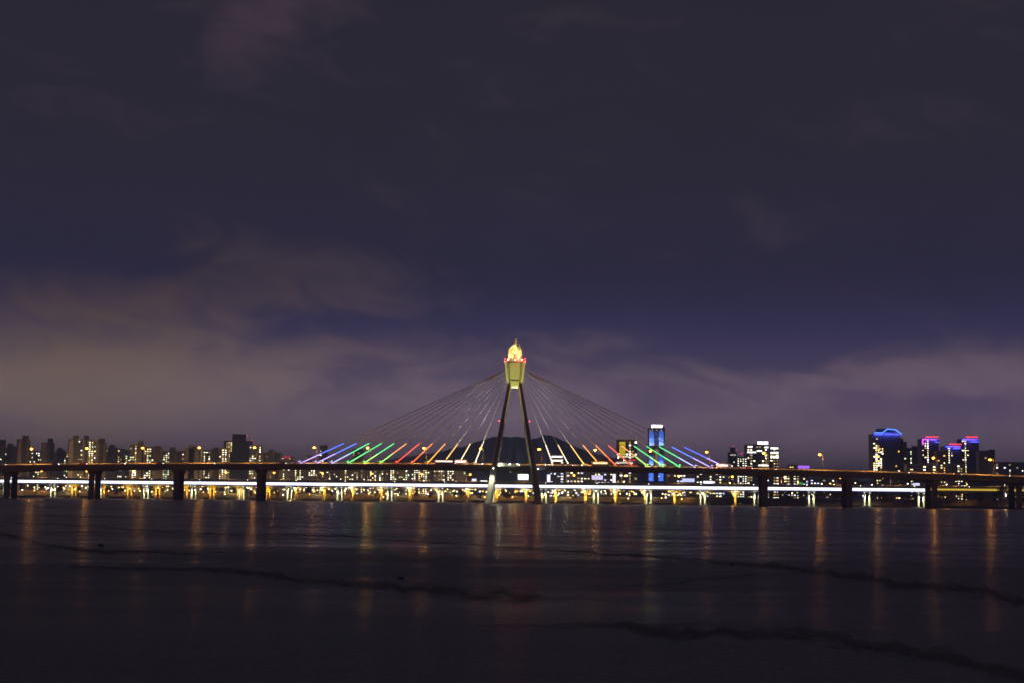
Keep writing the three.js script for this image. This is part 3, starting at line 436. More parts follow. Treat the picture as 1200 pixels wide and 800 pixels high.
// u0..u1 and top are the block's outline in the photograph; D its distance, behind the bridges and in front of the hill
function block(o) {
  const { u0, u1, top, D, depth = 15, wall = 0, cores = [], blank = [], lit = 0.22, floor = 2.95, colW = 3.1, palette = ['warm', 'pale', 'pale', 'white', 'dim', 'dim', 'green'], name = 'apartment_block', label, category = 'apartment block', group, ww = 2.0, wh = 1.5, seed = u0 + 1, most = 60 } = o;
  const r = rng(Math.round(seed * 97) + 13), a = P(u0, top, D), b = P(u1, top, D), W = b.x - a.x, H = (a.y + b.y) / 2 - CITY, cx = (a.x + b.x) / 2;
  const t = thing(name, [cx, CITY - 0.3, -D - depth / 2], label, category, group), wm = typeof wall === 'number' ? wallM[wall] : wall;
  mesh('wall', box(W, H, depth, 0, H / 2, 0), wm, t);
  mesh('roof', box(W + 0.5, 0.9, depth + 0.5, 0, H + 0.4, 0), slabM, t);
  const xOf = (u) => P(u, top, D).x - cx, hOf = (u, v) => P(u, v, D).y - CITY, solid = [];
  for (const [c0, c1, ct] of cores) { const x0 = xOf(c0), x1 = xOf(c1), h = hOf((c0 + c1) / 2, ct), st = mesh('stair_tower', box(x1 - x0, h, 8.5, (x0 + x1) / 2, h / 2, depth / 2 - 3), coreM, t); mesh('tower_cap', box((x1 - x0) + 0.3, 0.5, 8.8, (x0 + x1) / 2, h + 0.2, depth / 2 - 3), coreM, st); solid.push([x0, x1]); }
  for (const [c0, c1, ct] of blank) { const x0 = xOf(c0), x1 = xOf(c1), h = hOf((c0 + c1) / 2, ct ?? top); mesh('gable_wall', box(x1 - x0, h - 0.3, 6, (x0 + x1) / 2, h / 2, depth / 2 - 1.6), wallM[0], t); solid.push([x0, x1]); }
  const n = Math.max(1, Math.floor(W / colW)), fl = Math.floor((H - 1.5) / floor), slabs = [], panes = []; let count = 0;
  for (let f = 1; f <= fl; f++) { const y = H - 1.2 - f * floor; if (y > 0.5) slabs.push(box(W - 0.2, 0.28, 0.55, 0, y - 0.2, depth / 2 + 0.25)); }
  const order = [];
  for (let c = 0; c < n; c++) { const colP = r() < 0.45 ? 2.0 : 0.45; for (let f = 0; f < fl; f++) order.push([c, f, colP, r(), r()]); }
  for (const [c, f, colP, q, q2] of order) {
    const x = -W / 2 + (c + 0.5) * W / n, y = H - 1.0 - (f + 0.5) * floor; if (y < 2 || solid.some(([s0, s1]) => x > s0 - 0.8 && x < s1 + 0.8)) continue;
    if (q < lit * 1.25 * colP && count < most) { count++; windowAt(t, x, y, depth / 2 + 0.1, Math.min(ww, W / n * 0.8) * (0.5 + 0.6 * ((q2 * 7.3) % 1)), wh * (0.7 + 0.4 * ((q2 * 13.7) % 1)), win[palette[Math.floor(q2 * palette.length)]]); }
    else panes.push(box(Math.min(ww, W / n * 0.8), wh, 0.12, x, y, depth / 2 + 0.07));
  }
  if (slabs.length) mesh('balcony_slabs', merge(slabs), slabM, t, 'stuff');
  if (panes.length) mesh('unlit_windows', merge(panes), darkGlass, t, 'stuff');
  return { t, W, H, cx, xOf, hOf, front: depth / 2, D };
}
const L1 = 'grey slab apartment block with a dark stair tower on its front', L2 = 'low plain apartment block with scattered lit windows', L3 = 'tall apartment tower with a blank pale gable beside its stair tower';
// back row first, a continuous run of lower blocks seen between and below the taller ones
for (const [u0, u1, top, D, lit] of [[-24, 0, 529, 2300, .2], [2, 18, 524.5, 2260, .3], [31, 49, 528.5, 2290, .35], [60, 80, 529.5, 2270, .3], [121, 143, 525.5, 2250, .38], [143, 153, 527, 2320, .25], [188, 213, 528.5, 2270, .33], [238, 258, 527.5, 2290, .3], [300, 328, 530, 2260, .33], [330, 343, 535, 2350, .2], [345, 372, 544, 2300, .3], [374, 396, 546, 2340, .3], [398, 428, 549, 2300, .25], [430, 455, 550, 2330, .3], [457, 480, 549, 2300, .35], [482, 506, 548.5, 2310, .4], [508, 532, 549.5, 2290, .3]])
  { const wide = u1 - u0 > 24 ? 'wide' : u1 - u0 > 17 ? 'mid-sized' : 'narrow', many = lit > 0.32 ? 'many' : lit > 0.25 ? 'some' : 'few', tone = ['pale', 'mid grey', 'dark grey'][u0 < 0 ? 0 : u0 % 3]; block({ u0, u1, top, D, wall: u0 < 0 ? 0 : u0 % 3, lit, label: wide + ' low ' + tone + ' apartment block with ' + many + ' lit windows', group: APT }); }
block({ u0: -6, u1: 2.5, top: 515, D: 2200, wall: 2, label: 'grey slab block rising behind the first bridge pier', group: APT, lit: .15 });
block({ u0: 8, u1: 14, top: 522, D: 2230, wall: 3, cores: [[8.5, 13, 519.5]], label: L1, group: APT, lit: .1 });
block({ u0: 19, u1: 31.5, top: 514.5, D: 2180, wall: 1, cores: [[26, 31.2, 510]], blank: [[21, 25.5]], label: L3, group: APT, lit: .3 });
block({ u0: 48, u1: 60, top: 518.5, D: 2190, wall: 0, cores: [[55.5, 60, 513.5]], blank: [[49, 55]], label: L3, group: APT, lit: .2 });
block({ u0: 66, u1: 72, top: 527, D: 2230, wall: 3, cores: [[67, 71, 524.5]], label: L1, group: APT, lit: .1 });
block({ u0: 79.5, u1: 97, top: 514.5, D: 2150, wall: 2, cores: [[85.5, 90, 510]], blank: [[81, 86]], label: 'wide apartment block with brightly lit upper storeys between two stair towers', lit: .55 });
block({ u0: 97, u1: 113, top: 515.5, D: 2160, wall: 1, cores: [[97.5, 102, 510]], label: 'apartment block behind the orange lamp with a column of lit stair windows', lit: .5 });
block({ u0: 112, u1: 121.5, top: 519, D: 2170, wall: 0, cores: [[115, 121, 513.5]], blank: [[111.5, 116]], label: L3, group: APT, lit: .3 });
block({ u0: 127, u1: 134, top: 524, D: 2200, wall: 3, cores: [[128, 133, 521]], label: L1, group: APT, lit: .2 });
block({ u0: 152, u1: 166, top: 520, D: 2150, wall: 2, cores: [[162, 166, 516]], label: L1, group: APT, lit: .5 });
block({ u0: 166, u1: 180, top: 523.5, D: 2190, wall: 1, label: L2, group: APT, lit: .35 });
block({ u0: 179.5, u1: 188, top: 524.5, D: 2160, wall: 0, cores: [[181, 187.5, 522.5]], label: L1, group: APT, lit: .12 });
block({ u0: 198, u1: 205, top: 527, D: 2180, wall: 3, cores: [[199, 204, 524]], label: L1, group: APT, lit: .2 });
block({ u0: 213, u1: 235, top: 527, D: 2140, wall: 3, cores: [[221, 228, 521.5], [217, 232, 524.5]], label: 'dark stepped apartment block with few lit windows', lit: .12 });
block({ u0: 247, u1: 257, top: 526, D: 2190, wall: 1, cores: [[250, 256, 524]], label: L1, group: APT, lit: .25 });
block({ u0: 256.5, u1: 266, top: 524.5, D: 2170, wall: 1, label: L2, group: APT, lit: .45 });
{
  const big = block({ u0: 262, u1: 292.5, top: 516.5, D: 2420, depth: 26, wall: 3, lit: .42, label: 'stepped high-rise apartment tower with red roof lights', cores: [[272, 287, 508.5]], palette: ['warm', 'pale', 'warm', 'dim', 'dim'], seed: 5 });
  for (const [u, v] of [[271.5, 510.5], [286.5, 509], [272.5, 519], [292, 515]]) { const q = P(u, v, 2395); const m = mesh('red_roof_lamp', new THREE.SphereGeometry(0.7, 8, 6), glow(1, 0.03, 0.1, 3), big.t); m.position.set(q.x - big.cx, q.y - CITY + 0.3, big.front + 0.6); }
}
block({ u0: 292, u1: 306, top: 521.5, D: 2200, wall: 1, label: L2, group: APT, lit: .3 });
block({ u0: 313, u1: 322, top: 528.5, D: 2210, wall: 3, cores: [[315, 320, 526.5]], label: L1, group: APT, lit: .25 });
{ const f = block({ u0: 328, u1: 343, top: 537.5, D: 2200, wall: 3, lit: .08, label: 'low dark block with a red lit sign on its roof' }); const s = mesh('red_sign', box(9, 2.6, 0.4, 0, f.H + 3.2, f.front - 2), glow(1, 0.03, 0.08, 0.7), f.t); for (const x of [-3, 3]) mesh('sign_leg', box(0.2, 2.2, 0.2, x, f.H + 1.8, f.front - 2.3), darkSteel, f.t); }
block({ u0: 374.5, u1: 382.5, top: 521.5, D: 2400, wall: 3, lit: .1, label: 'slim dark tower behind the blue glowing cable sleeves' });
block({ u0: 357.5, u1: 364, top: 533.5, D: 2350, wall: 2, lit: .12, label: 'narrow grey tower behind the outermost blue glowing cable sleeve' });
block({ u0: 413, u1: 425, top: 526, D: 2400, wall: 3, lit: .12, label: 'dark tower behind the green glowing cable sleeves', palette: ['green', 'dim'] });
block({ u0: 533, u1: 546, top: 549, D: 2250, wall: 4, lit: .08, label: 'pale grey apartment block ending the row beside the pylon' });
// centre and right
{ const f = block({ u0: 644, u1: 661, top: 532.5, D: 2350, wall: 3, lit: .25, floor: 4, colW: 4.5, ww: 3.6, palette: ['white', 'pale', 'blue'], name: 'office_building', category: 'office building', label: 'dark office block with white light bars at its top near the pylon' }); for (const [v, k] of [[534.5, 1], [539, .7]]) { const h = f.hOf(652, v); mesh('light_bar', box(f.W * 0.72, 2.2, 0.4, 0.6, h, f.front + 0.3), k === 1 ? win.white : win.pale, f.t); } mesh('red_roof_lamp', new THREE.SphereGeometry(0.6, 8, 6).translate(-f.W * 0.45, f.H + 1.6, f.front - 1), glow(1, 0.03, 0.06, 3), f.t); }
for (const [u0, u1, top, lit, label] of [[664, 692, 551, .3, 'low office block with bluish screens behind the bridge'], [693, 722, 549.5, .3, 'low broad office block with white lit floors'], [782, 815, 551, .22, 'low slate-coloured office block beside the blue tower'], [816, 850, 549, .3, 'low grey commercial block with pale windows'], [915, 948, 548, .25, 'low commercial block with a violet sign on its roof'], [950, 1000, 560, .2, 'very low wide shed near the river bank']])
  block({ u0, u1, top, D: 2120, wall: 4, lit, floor: 3.6, colW: 4, ww: 2.8, palette: ['white', 'blue', 'pale', 'dim', 'warm'], name: 'office_building', category: 'office building', label });
{ // broad block with a golden screen
  const f = block({ u0: 723, u1: 747, top: 515, D: 2250, wall: 3, lit: .5, floor: 4.2, colW: 4, ww: 3.0, wh: 2.4, palette: ['pale', 'white', 'dim'], name: 'office_building', category: 'office building', label: 'dark office building with a tall golden screen on its facade', blank: [] });
  const x0 = f.xOf(726), x1 = f.xOf(733), y0 = f.hOf(730, 533), y1 = f.hOf(730, 517); const scr = mesh('gold_screen', box(x1 - x0, y1 - y0, 0.5, (x0 + x1) / 2, (y0 + y1) / 2, f.front + 0.6), glow(1, 0.72, 0.03, 0.95), f.t);
  for (let k = 1; k < 4; k++) mesh('screen_rail', box(x1 - x0, 0.35, 0.3, (x0 + x1) / 2, mixn(y0, y1, k / 4), f.front + 1.0), darkSteel, scr);
  mesh('canopy_light', box(f.xOf(743) - x0, 2.0, 1.2, (x0 + f.xOf(743)) / 2, f.hOf(735, 534.5), f.front + 0.8), glow(1, 0.85, 0.5, 1.5), f.t);
  mesh('canopy_light', box(f.xOf(742) - f.xOf(722), 2.2, 1.2, (f.xOf(722) + f.xOf(742)) / 2, f.hOf(735, 541.5), f.front + 0.8), glow(1, 0.9, 0.7, 1.2), f.t);
  mesh('red_sign', box(8, 2.4, 0.5, f.xOf(742), f.hOf(742, 538.5), f.front + 0.7), glow(1, 0.05, 0.05, 0.9), f.t);
}
{ // blue tower
  const D = 2550, f = block({ u0: 760.5, u1: 778, top: 501.8, D, depth: 22, wall: M(0.10, 0.10, 0.16, 0.5), lit: .1, floor: 4, colW: 4.5, ww: 3, palette: ['dim', 'pale', 'blue'], name: 'office_tower', category: 'skyscraper', label: 'tall tower with two blue glowing strips and a white roof sign', most: 18 });
  const strip = (u0, u1, v0, v1, m) => { const x0 = f.xOf(u0), x1 = f.xOf(u1), y0 = f.hOf(u0, v1), y1 = f.hOf(u0, v0), n = 4; for (let k = 0; k < n; k++) mesh('blue_light_panel', box(x1 - x0, (y1 - y0) / n - 0.3, 0.5, (x0 + x1) / 2, mixn(y0, y1, (k + 0.5) / n), f.front + 0.7), m[k], f.t); };
  const b = (k, w = 0) => glow(0.07 + w, 0.22 + w * 1.4, 1.0, k * 2.2); const hot = [b(1.3, 0.18), b(1.1, 0.06), b(0.8), b(0.55)];
  strip(761, 766.5, 504.5, 521.5, hot); strip(772.3, 777.7, 504.5, 521.5, hot); strip(760.6, 766, 533, 545.5, [b(1.3, .25), b(1.1, .1), b(.5), b(.4)]); strip(772, 777.6, 533, 545.5, [b(1.3, .25), b(1.1, .1), b(.5), b(.4)]); strip(760.6, 766, 552, 563, [b(.9), b(.9), b(1), b(1)]); strip(772, 777.6, 552, 563, [b(.9), b(.9), b(1), b(1)]);
  strip(767.4, 771.4, 504.5, 521.5, [b(.16), b(.16), b(.14), b(.12)]);
  const pm = M(0.40, 0.38, 0.5, 0.7); for (const [u0, u1] of [[760.6, 766], [772, 777.6]]) mesh('pale_panel', box(f.xOf(u1) - f.xOf(u0), f.hOf(u0, 522) - f.hOf(u0, 532.6), 0.4, (f.xOf(u0) + f.xOf(u1)) / 2, (f.hOf(u0, 522) + f.hOf(u0, 532.6)) / 2, f.front + 0.5), pm, f.t);
  const y = f.hOf(770, 498.8); mesh('roof_sign', box(f.xOf(776.3) - f.xOf(763.7), 4.6, 0.6, (f.xOf(776.3) + f.xOf(763.7)) / 2, y, f.front - 2), glow(1, 0.97, 1, 6), f.t); mesh('sign_frame', box(15, 5, 1.2, 0, f.H + 2.6, f.front - 3.2), darkSteel, f.t);
  for (const u of [764.5, 769.7, 775]) mesh('roof_edge_lamp', new THREE.SphereGeometry(0.7, 8, 6).translate(f.xOf(u), f.hOf(u, 503.5), f.front + 0.8), glow(1, 0.6, 0.6, 2.4), f.t);
  mesh('mast', box(2.6, 24, 2.6, f.W / 2 + 1.4, f.H - 8, 0), M(0.16, 0.1, 0.12), f.t); mesh('red_roof_lamp', new THREE.SphereGeometry(0.7, 8, 6).translate(f.W / 2 + 1.4, f.H + 5, 1), glow(1, 0.03, 0.1, 3), f.t);
  mesh('warm_shaft', box(f.xOf(771.3) - f.xOf(768), f.hOf(769, 525) - f.hOf(769, 545), 0.5, f.xOf(769.6), (f.hOf(769, 525) + f.hOf(769, 545)) / 2, f.front + 0.6), glow(1, 0.62, 0.3, 0.35), f.t);
}
{ const f = block({ u0: 854.5, u1: 864, top: 530, D: 2500, wall: M(0.07, 0.08, 0.14, 0.5), lit: .08, name: 'office_tower', category: 'skyscraper', label: 'small dark tower crowned by red lights beside the white-signed office' }); mesh('crown', box(f.W * 0.6, 9, 8, 0.5, f.H + 4, 0), coreM, f.t); mesh('light_bar', box(f.W * 0.72, 2.4, 0.4, 0, f.hOf(859, 532.5), f.front + 0.3), glow(1, 0.9, 0.6, 0.8), f.t);
  for (const [u, v] of [[860.4, 525.5], [865.4, 526], [861.5, 522]]) { const q = P(u, v, 2490); mesh('red_roof_lamp', new THREE.SphereGeometry(0.85, 8, 6).translate(q.x - f.cx, q.y - CITY + 0.3, 2), glow(1, 0.03, 0.1, 2.6), f.t); mesh('lamp_mast', bar(V(q.x - f.cx, f.H, 2), V(q.x - f.cx, q.y - CITY, 2), 0.2, 5), darkSteel, f.t); } }
{ const f = block({ u0: 864, u1: 875.5, top: 535, D: 2420, wall: 1, lit: .75, floor: 3.3, palette: ['green', 'white', 'white', 'pale'], label: 'bright white-windowed apartment block topped by a red lamp' }); mesh('lamp_mast', bar(V(0, f.H, 2), V(0, f.H + 5, 2), 0.25, 5), darkSteel, f.t); mesh('red_roof_lamp', new THREE.SphereGeometry(1.1, 8, 6).translate(0, f.H + 5.5, 2), glow(1, 0.03, 0.08, 3), f.t); }
{ const f = block({ u0: 875.5, u1: 903, top: 520.8, D: 2450, depth: 30, wall: wallM[4], lit: .3, floor: 4.2, colW: 4.4, ww: 3.4, wh: 2, palette: ['white', 'dim', 'dim', 'pale', 'dim'], name: 'office_building', category: 'office building', label: 'wide grey office building with a glowing white sign above its roof', most: 70 });
  const sg = mesh('roof_sign', box(f.xOf(900.5) - f.xOf(888.3), 4.6, 0.6, (f.xOf(900.5) + f.xOf(888.3)) / 2, f.hOf(894, 518.5), f.front - 1), glow(0.93, 0.9, 1, 6), f.t); mesh('sign_frame', box(14, 5.6, 1, (f.xOf(900.5) + f.xOf(888.3)) / 2, f.hOf(894, 519), f.front - 2.2), darkSteel, f.t);
  for (const [u0, u1, v] of [[876, 886, 529.2], [887, 893, 527.6], [878, 882, 522.8], [896, 902, 523.5], [889, 901, 544.5]]) mesh('light_bar', box(f.xOf(u1) - f.xOf(u0), 1.9, 0.4, (f.xOf(u0) + f.xOf(u1)) / 2, f.hOf(u0, v), f.front + 0.4), win.white, f.t); }
{ const f = block({ u0: 902.5, u1: 913, top: 523.5, D: 2400, wall: 3, lit: .35, floor: 4.2, colW: 4.4, ww: 3.6, palette: ['white', 'pale', 'dim', 'orange'], name: 'office_building', category: 'office building', label: 'dark office wing with broad white lit bands' }); for (const v of [524.6, 529.8, 534.6]) mesh('light_bar', box(f.W * 0.86, 2.3, 0.4, 0, f.hOf(908, v), f.front + 0.3), win.white, f.t); }
// signs and screens between the two bridges' decks
function board(u0, u1, v0, v1, D, m, label, legs = true) { const a = P(u0, v1, D), b = P(u1, v0, D), base = groundY((a.x + b.x) / 2, -D), t = thing('light_board', [(a.x + b.x) / 2, base, -D], label, 'sign'); const w = b.x - a.x, h = b.y - a.y, y = (a.y + b.y) / 2 - base; mesh('screen', box(w, h, 0.3, 0, y, 0.4), m, t); mesh('frame', box(w + 0.5, h + 0.5, 0.5, 0, y, 0), darkSteel, t); for (const s of [-1, 1]) mesh('post', box(0.6, y - h / 2 + 0.2, 0.6, s * w * 0.35, (y - h / 2) / 2 - 0.1, 0), darkSteel, t); const l = new THREE.RectAreaLight(m.emissive, 1.5, w, h); l.position.set(0, y, 0.7); l.rotation.y = Math.PI; l.name = 'screen_light'; t.add(l); return t; }
board(606.7, 619.3, 555.2, 561.7, 1900, glow(1, 1, 0.9, 2.6), 'bright white light board standing between the pylon legs');
board(563, 571, 562.5, 566.6, 1880, glow(1, 0.98, 0.92, 2.4), 'small white light board left of the lit pylon leg');
board(799.5, 814, 560.2, 564.2, 1900, glow(0.55, 0.6, 1, 1.8), 'wide bluish light board behind the bridge');
board(824.5, 835.5, 563.2, 568.4, 1890, glow(0.8, 0.85, 1, 2.6), 'small square blue-white light board above the light band');
board(693.5, 706.5, 556.5, 561.5, 1900, glow(0.75, 0.68, 1, 1.6), 'pale violet light board behind the bridge');
board(718, 721.5, 555, 565.5, 1900, glow(0.9, 0.9, 1, 2.2), 'tall narrow white light column behind the bridge');
board(641, 645, 555.5, 566.5, 1900, glow(0.85, 0.82, 1, 2.2), 'tall narrow white light column beside the dark pylon leg');
board(553, 558.2, 560.5, 563.2, 1890, glow(0.62, 0.68, 1, 2.6), 'small blue-white light board left of the pylon');
board(1070, 1078, 565.5, 569.5, 1700, glow(0.7, 0.7, 1, 1.8), 'small bluish light board above the end of the light band');
{ const t = board(935.5, 948.8, 545.2, 548.8, 2095, glow(0.42, 0.14, 1, 1.9), 'violet glowing sign above the bridge deck'); t.name = numbered('violet_sign'); }
{ const t = board(935.5, 940.5, 564.5, 569, 1880, glow(0.06, 0.7, 0.12, 0.8), 'small green sign lit above the light band'); }
{ const t = board(1194.5, 1203, 541, 544.5, 2080, glow(0.08, 1, 0.25, 2.2), 'bright green sign beside the grey slab block'); }
{ const f = block({ u0: 925.5, u1: 933.5, top: 544.5, D: 2200, wall: M(0.5, 0.42, 0.25), lit: .5, palette: ['warm', 'pale'], label: 'small warmly lit building next to the violet sign' }); }
// right-hand towers with coloured roof lines
function roofLine(f, pts, m, name = 'roof_light_line') { for (let k = 0; k + 1 < pts.length; k++) { const a = V(f.xOf(pts[k][0]), f.hOf(...pts[k]), f.front + 1.0), b = V(f.xOf(pts[k + 1][0]), f.hOf(...pts[k + 1]), f.front + 1.0); mesh(name, bar(a, b, 0.75, 6), m, f.t); } }
const neonBlue = glow(0.05, 0.10, 1, 3.4), neonCyan = glow(0.08, 0.22, 1, 3.4), neonRed = glow(1, 0.06, 0.08, 3), neonMag = glow(0.8, 0.1, 1, 3);
{ const f = block({ u0: 1023.3, u1: 1055, top: 508.5, D: 1950, depth: 24, wall: 3, lit: .1, cores: [[1035.5, 1046, 505]], label: 'tall apartment tower with a blue light line along its stepped roof', palette: ['warm', 'pale', 'orange'], seed: 3 });
  mesh('roof_hood', loft([[V(f.xOf(1029), f.H, 6), V(f.xOf(1052), f.H, 6), V(f.xOf(1052), f.H, -6), V(f.xOf(1029), f.H, -6)], [V(f.xOf(1031), f.hOf(1040, 501), 5), V(f.xOf(1050), f.hOf(1040, 501), 5), V(f.xOf(1050), f.hOf(1040, 501), -5), V(f.xOf(1031), f.hOf(1040, 501), -5)]]), M(0.2, 0.22, 0.4, 0.6), f.t);
  roofLine(f, [[1024.8, 506.4], [1034.5, 506.4], [1040, 502], [1050, 502.8], [1054, 506], [1057, 508.2]], neonCyan);
  const l = new THREE.RectAreaLight(rgb(0.08, 0.12, 1), 45, 30, 1.5); l.position.set(0, f.H + 1, f.front + 3); l.rotation.set(-0.5, 0, 0); l.name = 'roof_line_light'; f.t.add(l);
  const r = rng(77); for (let c = 0; c < 4; c++) for (let k = 0; k < 13; k++) if (r() < (c === 1 ? 0.8 : 0.5)) windowAt(f.t, f.xOf(1024.6 + c * 2.6), f.hOf(1028, 519 + k * 2.55), f.front + 0.22, 2.0, 1.6, win[['pale', 'warm', 'white', 'warm', 'dim'][Math.floor(r() * 5)]]); }
block({ u0: 1055, u1: 1063, top: 517.5, D: 2000, wall: 1, lit: .3, label: 'narrow apartment tower next to the blue-roofed tower', cores: [[1055.5, 1058.5, 513.5]] });
block({ u0: 1063, u1: 1082, top: 526.5, D: 2150, wall: 1, lit: .2, label: 'jumbled mid-rise block between the coloured towers', cores: [[1070, 1076, 522.5], [1064, 1067, 524.5]] });
block({ u0: 1063, u1: 1101, top: 543.5, D: 1900, wall: 0, lit: .35, floor: 3.4, label: 'low wide slab block with long lit floors in front of the towers', palette: ['pale', 'white', 'dim', 'warm'], colW: 3.6, ww: 3.0 });
const tower = (u0, u1, top, label, lines, seed, D) => { const f = block({ u0, u1, top: top + 2.5, D, depth: 22, wall: M(0.16, 0.14, 0.22, 0.7), lit: .4, label, palette: ['warm', 'pale', 'warm', 'white', 'dim'], seed, most: 36 }); mesh('roof_crown', box(f.W * 0.7, f.hOf((u0 + u1) / 2, top) - f.H, 12, f.W * 0.1, (f.hOf((u0 + u1) / 2, top) + f.H) / 2, 2), M(0.2, 0.18, 0.3), f.t); for (const [pts, m] of lines) roofLine(f, pts, m); const l = new THREE.RectAreaLight(rgb(0.25, 0.12, 1), 45, 18, 1.5); l.position.set(0, f.H, f.front + 3); l.rotation.set(-0.6, 0, 0); l.name = 'roof_line_light'; f.t.add(l); return f; };
tower(1080.5, 1100.5, 511.5, 'apartment tower with a red roof line and a magenta corner line', [[[[1085, 511.3], [1100, 511.3]], neonRed], [[[1081.5, 520.5], [1081.5, 514.2], [1088.5, 514.2]], neonMag], [[[1096, 517.5], [1100.5, 517.5]], neonBlue]], 21, 2060);
tower(1107.5, 1127.5, 520, 'shorter apartment tower with red and blue roof lines', [[[[1113, 519.8], [1127, 519.8]], neonRed], [[[1108, 522.8], [1116, 522.8]], neonBlue], [[[1117.5, 525], [1125.5, 525]], neonBlue]], 22, 2040);
tower(1127.3, 1147.5, 511.5, 'tallest apartment tower with red roof line and blue lines below it', [[[[1132, 511.4], [1146, 511.4]], neonRed], [[[1127.5, 514.8], [1135, 514.8]], neonBlue], [[[1138, 517.2], [1147, 517.2]], neonBlue]], 23, 2050);
block({ u0: 1098.5, u1: 1112, top: 528, D: 1960, wall: M(0.5, 0.4, 0.2), lit: .3, label: 'ochre apartment block lit by an orange lamp', palette: ['orange', 'warm', 'pale'] });
block({ u0: 1112, u1: 1132, top: 543, D: 1910, wall: 1, lit: .3, label: 'low grey block in front of the tower with red and blue lines', palette: ['pale', 'white', 'dim'] });
block({ u0: 1148, u1: 1166, top: 528, D: 1990, wall: 0, lit: .06, label: 'plain brown block without lit windows beside the tallest coloured tower', cores: [[1160.5, 1166, 526.5]] });
block({ u0: 1167.5, u1: 1230, top: 541.5, D: 2020, wall: 4, lit: .12, floor: 3.6, label: 'long grey-blue slab block at the end of the row', palette: ['white', 'dim'] });
block({ u0: 1205, u1: 1240, top: 530, D: 2200, wall: 2, lit: .25, label: 'grey apartment block behind the long slab block' });

// ------------------------------------------------------------------ bank: trees, lamps
function crownGeo(seed, n, rx, ry, y0) {
  const r = rng(seed), list = [], nb = 7 + Math.floor(r() * 4), lobes = Array.from({ length: nb }, () => [(r() - 0.5) * rx * 1.1, y0 + r() * ry * 1.3, (r() - 0.5) * rx * 1.1, 0.35 + 0.3 * r()]);
  for (let k = 0; k < n; k++) { const l = lobes[k % nb], a = r() * 6.283, b = Math.acos(2 * r() - 1), d = Math.cbrt(r()) * rx * l[3] * 1.3, s = 0.4 + r() * 0.5; const g = new THREE.TetrahedronGeometry(s, 0); g.rotateX(r() * 6).rotateY(r() * 6); g.translate(l[0] + d * Math.sin(b) * Math.cos(a), l[1] + d * Math.cos(b) * 0.85, l[2] + d * Math.sin(b) * Math.sin(a)); list.push(g); }
  return merge(list);
}
const leafM = [M(0.045, 0.05, 0.022, 0.9), M(0.06, 0.05, 0.03, 0.9), M(0.035, 0.045, 0.02, 0.9)], barkM = M(0.05, 0.04, 0.03, 0.95);
const treeKinds = [0, 1, 2].map((k) => ({ crown: crownGeo(60 + k, 260, 5 + k * 0.6, 6.5, 5.5), trunk: merge([bar(V(0, -0.5, 0), V(0.2, 7, 0.1), 0.35, 7, 0.2), bar(V(0.1, 4.5, 0), V(2.2, 8.5, 0.6), 0.16, 5, 0.06), bar(V(0.1, 5, 0), V(-2, 9, -0.8), 0.16, 5, 0.06), bar(V(0.15, 6, 0.1), V(0.4, 11, 1.2), 0.15, 5, 0.05)]) }));
const treeProto = {};
function tree(x, z, s, k, label) { let t = treeProto[k + label]; const y = groundY(x, z); if (!t) { t = treeProto[k + label] = thing('bank_tree', [x, y, z], label, 'tree', 'trees along the far bank'); mesh('trunk', treeKinds[k].trunk, barkM, t); mesh('crown', treeKinds[k].crown, leafM[k], t); } else t = dup(t, [x, y, z], R() * 6); t.scale.setScalar(s); return t; }
{
  const TL = ['round-crowned tree on the far river bank', 'spreading brownish tree on the far river bank', 'dense dark tree on the far river bank'];
  for (let k = 0; k < 46; k++) { const x = -600 + k * 17 + R() * 12; if (x > 160) continue; tree(x, bankLine(x) - 12 - R() * 40, 0.45 + R() * 0.4, k % 3, TL[k % 3]); }
  for (let k = 0; k < 44; k++) { const x = 245 + k * 8.2 + R() * 6, z = bankLine(x) - 14 - R() * 30; tree(x, z, 0.75 + R() * 0.45, k % 3, TL[k % 3]); }
  for (let k = 0; k < 16; k++) { const x = 390 + k * 16 + R() * 8; tree(x, -1850 - R() * 60, 1.3 + R() * 0.6, k % 3, TL[k % 3]); }
}
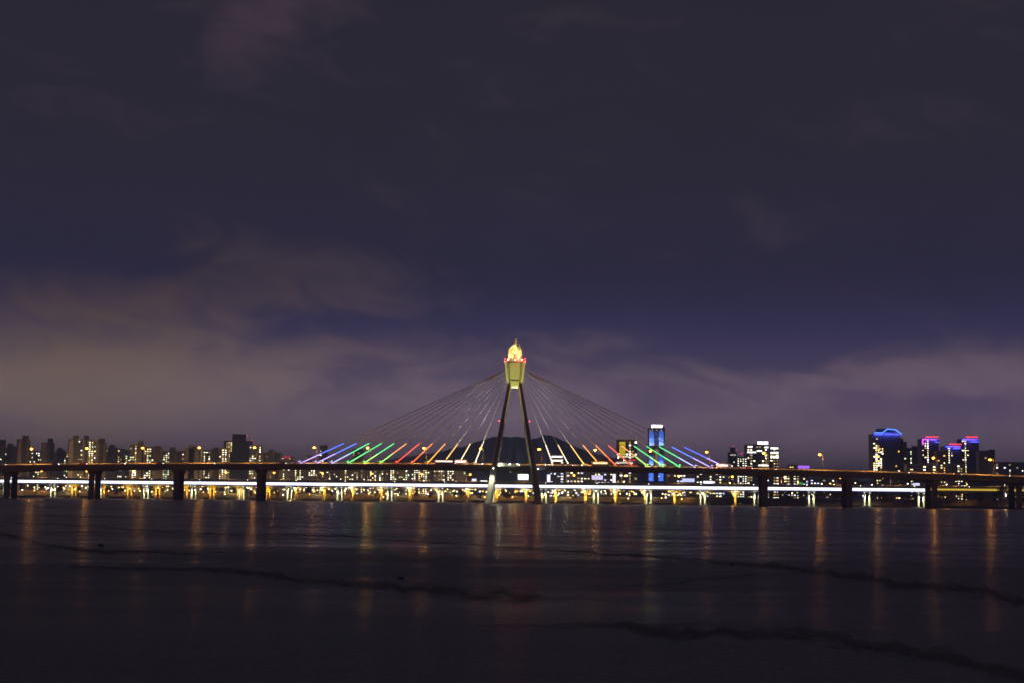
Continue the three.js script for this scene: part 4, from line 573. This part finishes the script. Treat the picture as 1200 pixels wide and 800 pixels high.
{
  const kinds = { white: ['white riverside lamp on the far bank', glow(1, 0.93, 0.82, 13)], warm: ['warm yellow riverside lamp on the far bank', glow(1, 0.72, 0.26, 12)], orange: ['orange riverside lamp on the far bank', glow(1, 0.42, 0.08, 11)], red: ['red signal lamp on the far bank', glow(1, 0.06, 0.06, 5)], green: ['green signal lamp on the far bank', glow(0.1, 1, 0.3, 4)], blue: ['blue-white lamp on the far bank', glow(0.6, 0.68, 1, 8)] }, protos = {};
  const pole = bar(V(0, 0, 0), V(0, 1, 0), 0.12, 6), head = new THREE.SphereGeometry(0.6, 8, 6), armG = box(0.9, 0.12, 0.12);
  const lamp = (x, z, h, k, lightI = 0) => {
    const y = groundY(x, z); let t = protos[k];
    if (!t) { t = protos[k] = thing('riverside_lamp', [x, y, z], kinds[k][0], 'street lamp', k + ' lamps along the far bank'); mesh('pole', pole, darkSteel, t); mesh('arm', armG, darkSteel, t); mesh('lamp_head', head, kinds[k][1], t); } else t = dup(t, [x, y, z]);
    const [p, a, hd] = t.children; p.scale.y = h; a.position.set(0.35, h, 0); hd.position.set(0.7, h - 0.1, 0);
    if (lightI) pointLight(scene, x + 0.7, y + h - 0.7, z + 0.8, kinds[k][1].emissive, lightI, 14);
  };
  const pick = (l) => l[Math.floor(R() * l.length)];
  for (let k = 0; k < 235; k++) { const x = -560 + k * 3.2 + R() * 4; if (x > 190) break; const d = [20, 45, 70, 95, 120][k % 5] + R() * 14; lamp(x, bankLine(x) - d, 3 + R() * 5.5, pick(['white', 'warm', 'warm', 'orange', 'white', 'warm', 'orange', k % 9 ? 'white' : 'red', k % 13 ? 'warm' : 'green', k % 11 ? 'orange' : 'blue']), 0); }
  // the stronger ones, spaced along the riverside road, light the trees and walls round them
  for (let k = 0; k < 26; k++) { const x = -590 + k * 31; lamp(x, bankLine(x) - 64, 9, k % 3 ? 'orange' : 'warm', 1700); }
  for (let k = 0; k < 22; k++) { const x = -640 + k * 34, z = -2090 - (k % 3) * 15; if (x < 60) lamp(x, z, 11, k % 2 ? 'orange' : 'warm', 5500); }
  for (const [x, d, h, k, I] of [[276, 40, 10, 'warm', 0], [318, 30, 9, 'blue', 60], [345, 34, 9, 'white', 160], [352, 40, 8, 'warm', 200], [362, 30, 7, 'orange', 260], [425, 40, 10, 'orange', 300], [452, 26, 10.5, 'white', 160], [466, 34, 8, 'orange', 500], [486, 30, 7, 'orange', 400], [505, 44, 10, 'warm', 200], [530, 40, 10, 'warm', 200]]) lamp(x, bankLine(x) - d, h, k, I);
  for (let k = 0; k < 18; k++) { const x = 250 + k * 19 + R() * 6; lamp(x, -1800 - R() * 60, 11 + R() * 9, pick(['warm', 'warm', 'orange', 'white']), k % 3 ? 0 : 900); }
}
// ------------------------------------------------------------------ shadows, picture
scene.traverse((o) => { if (o.isMesh) { o.castShadow = true; o.receiveShadow = true; } });
renderer.render(scene, camera);
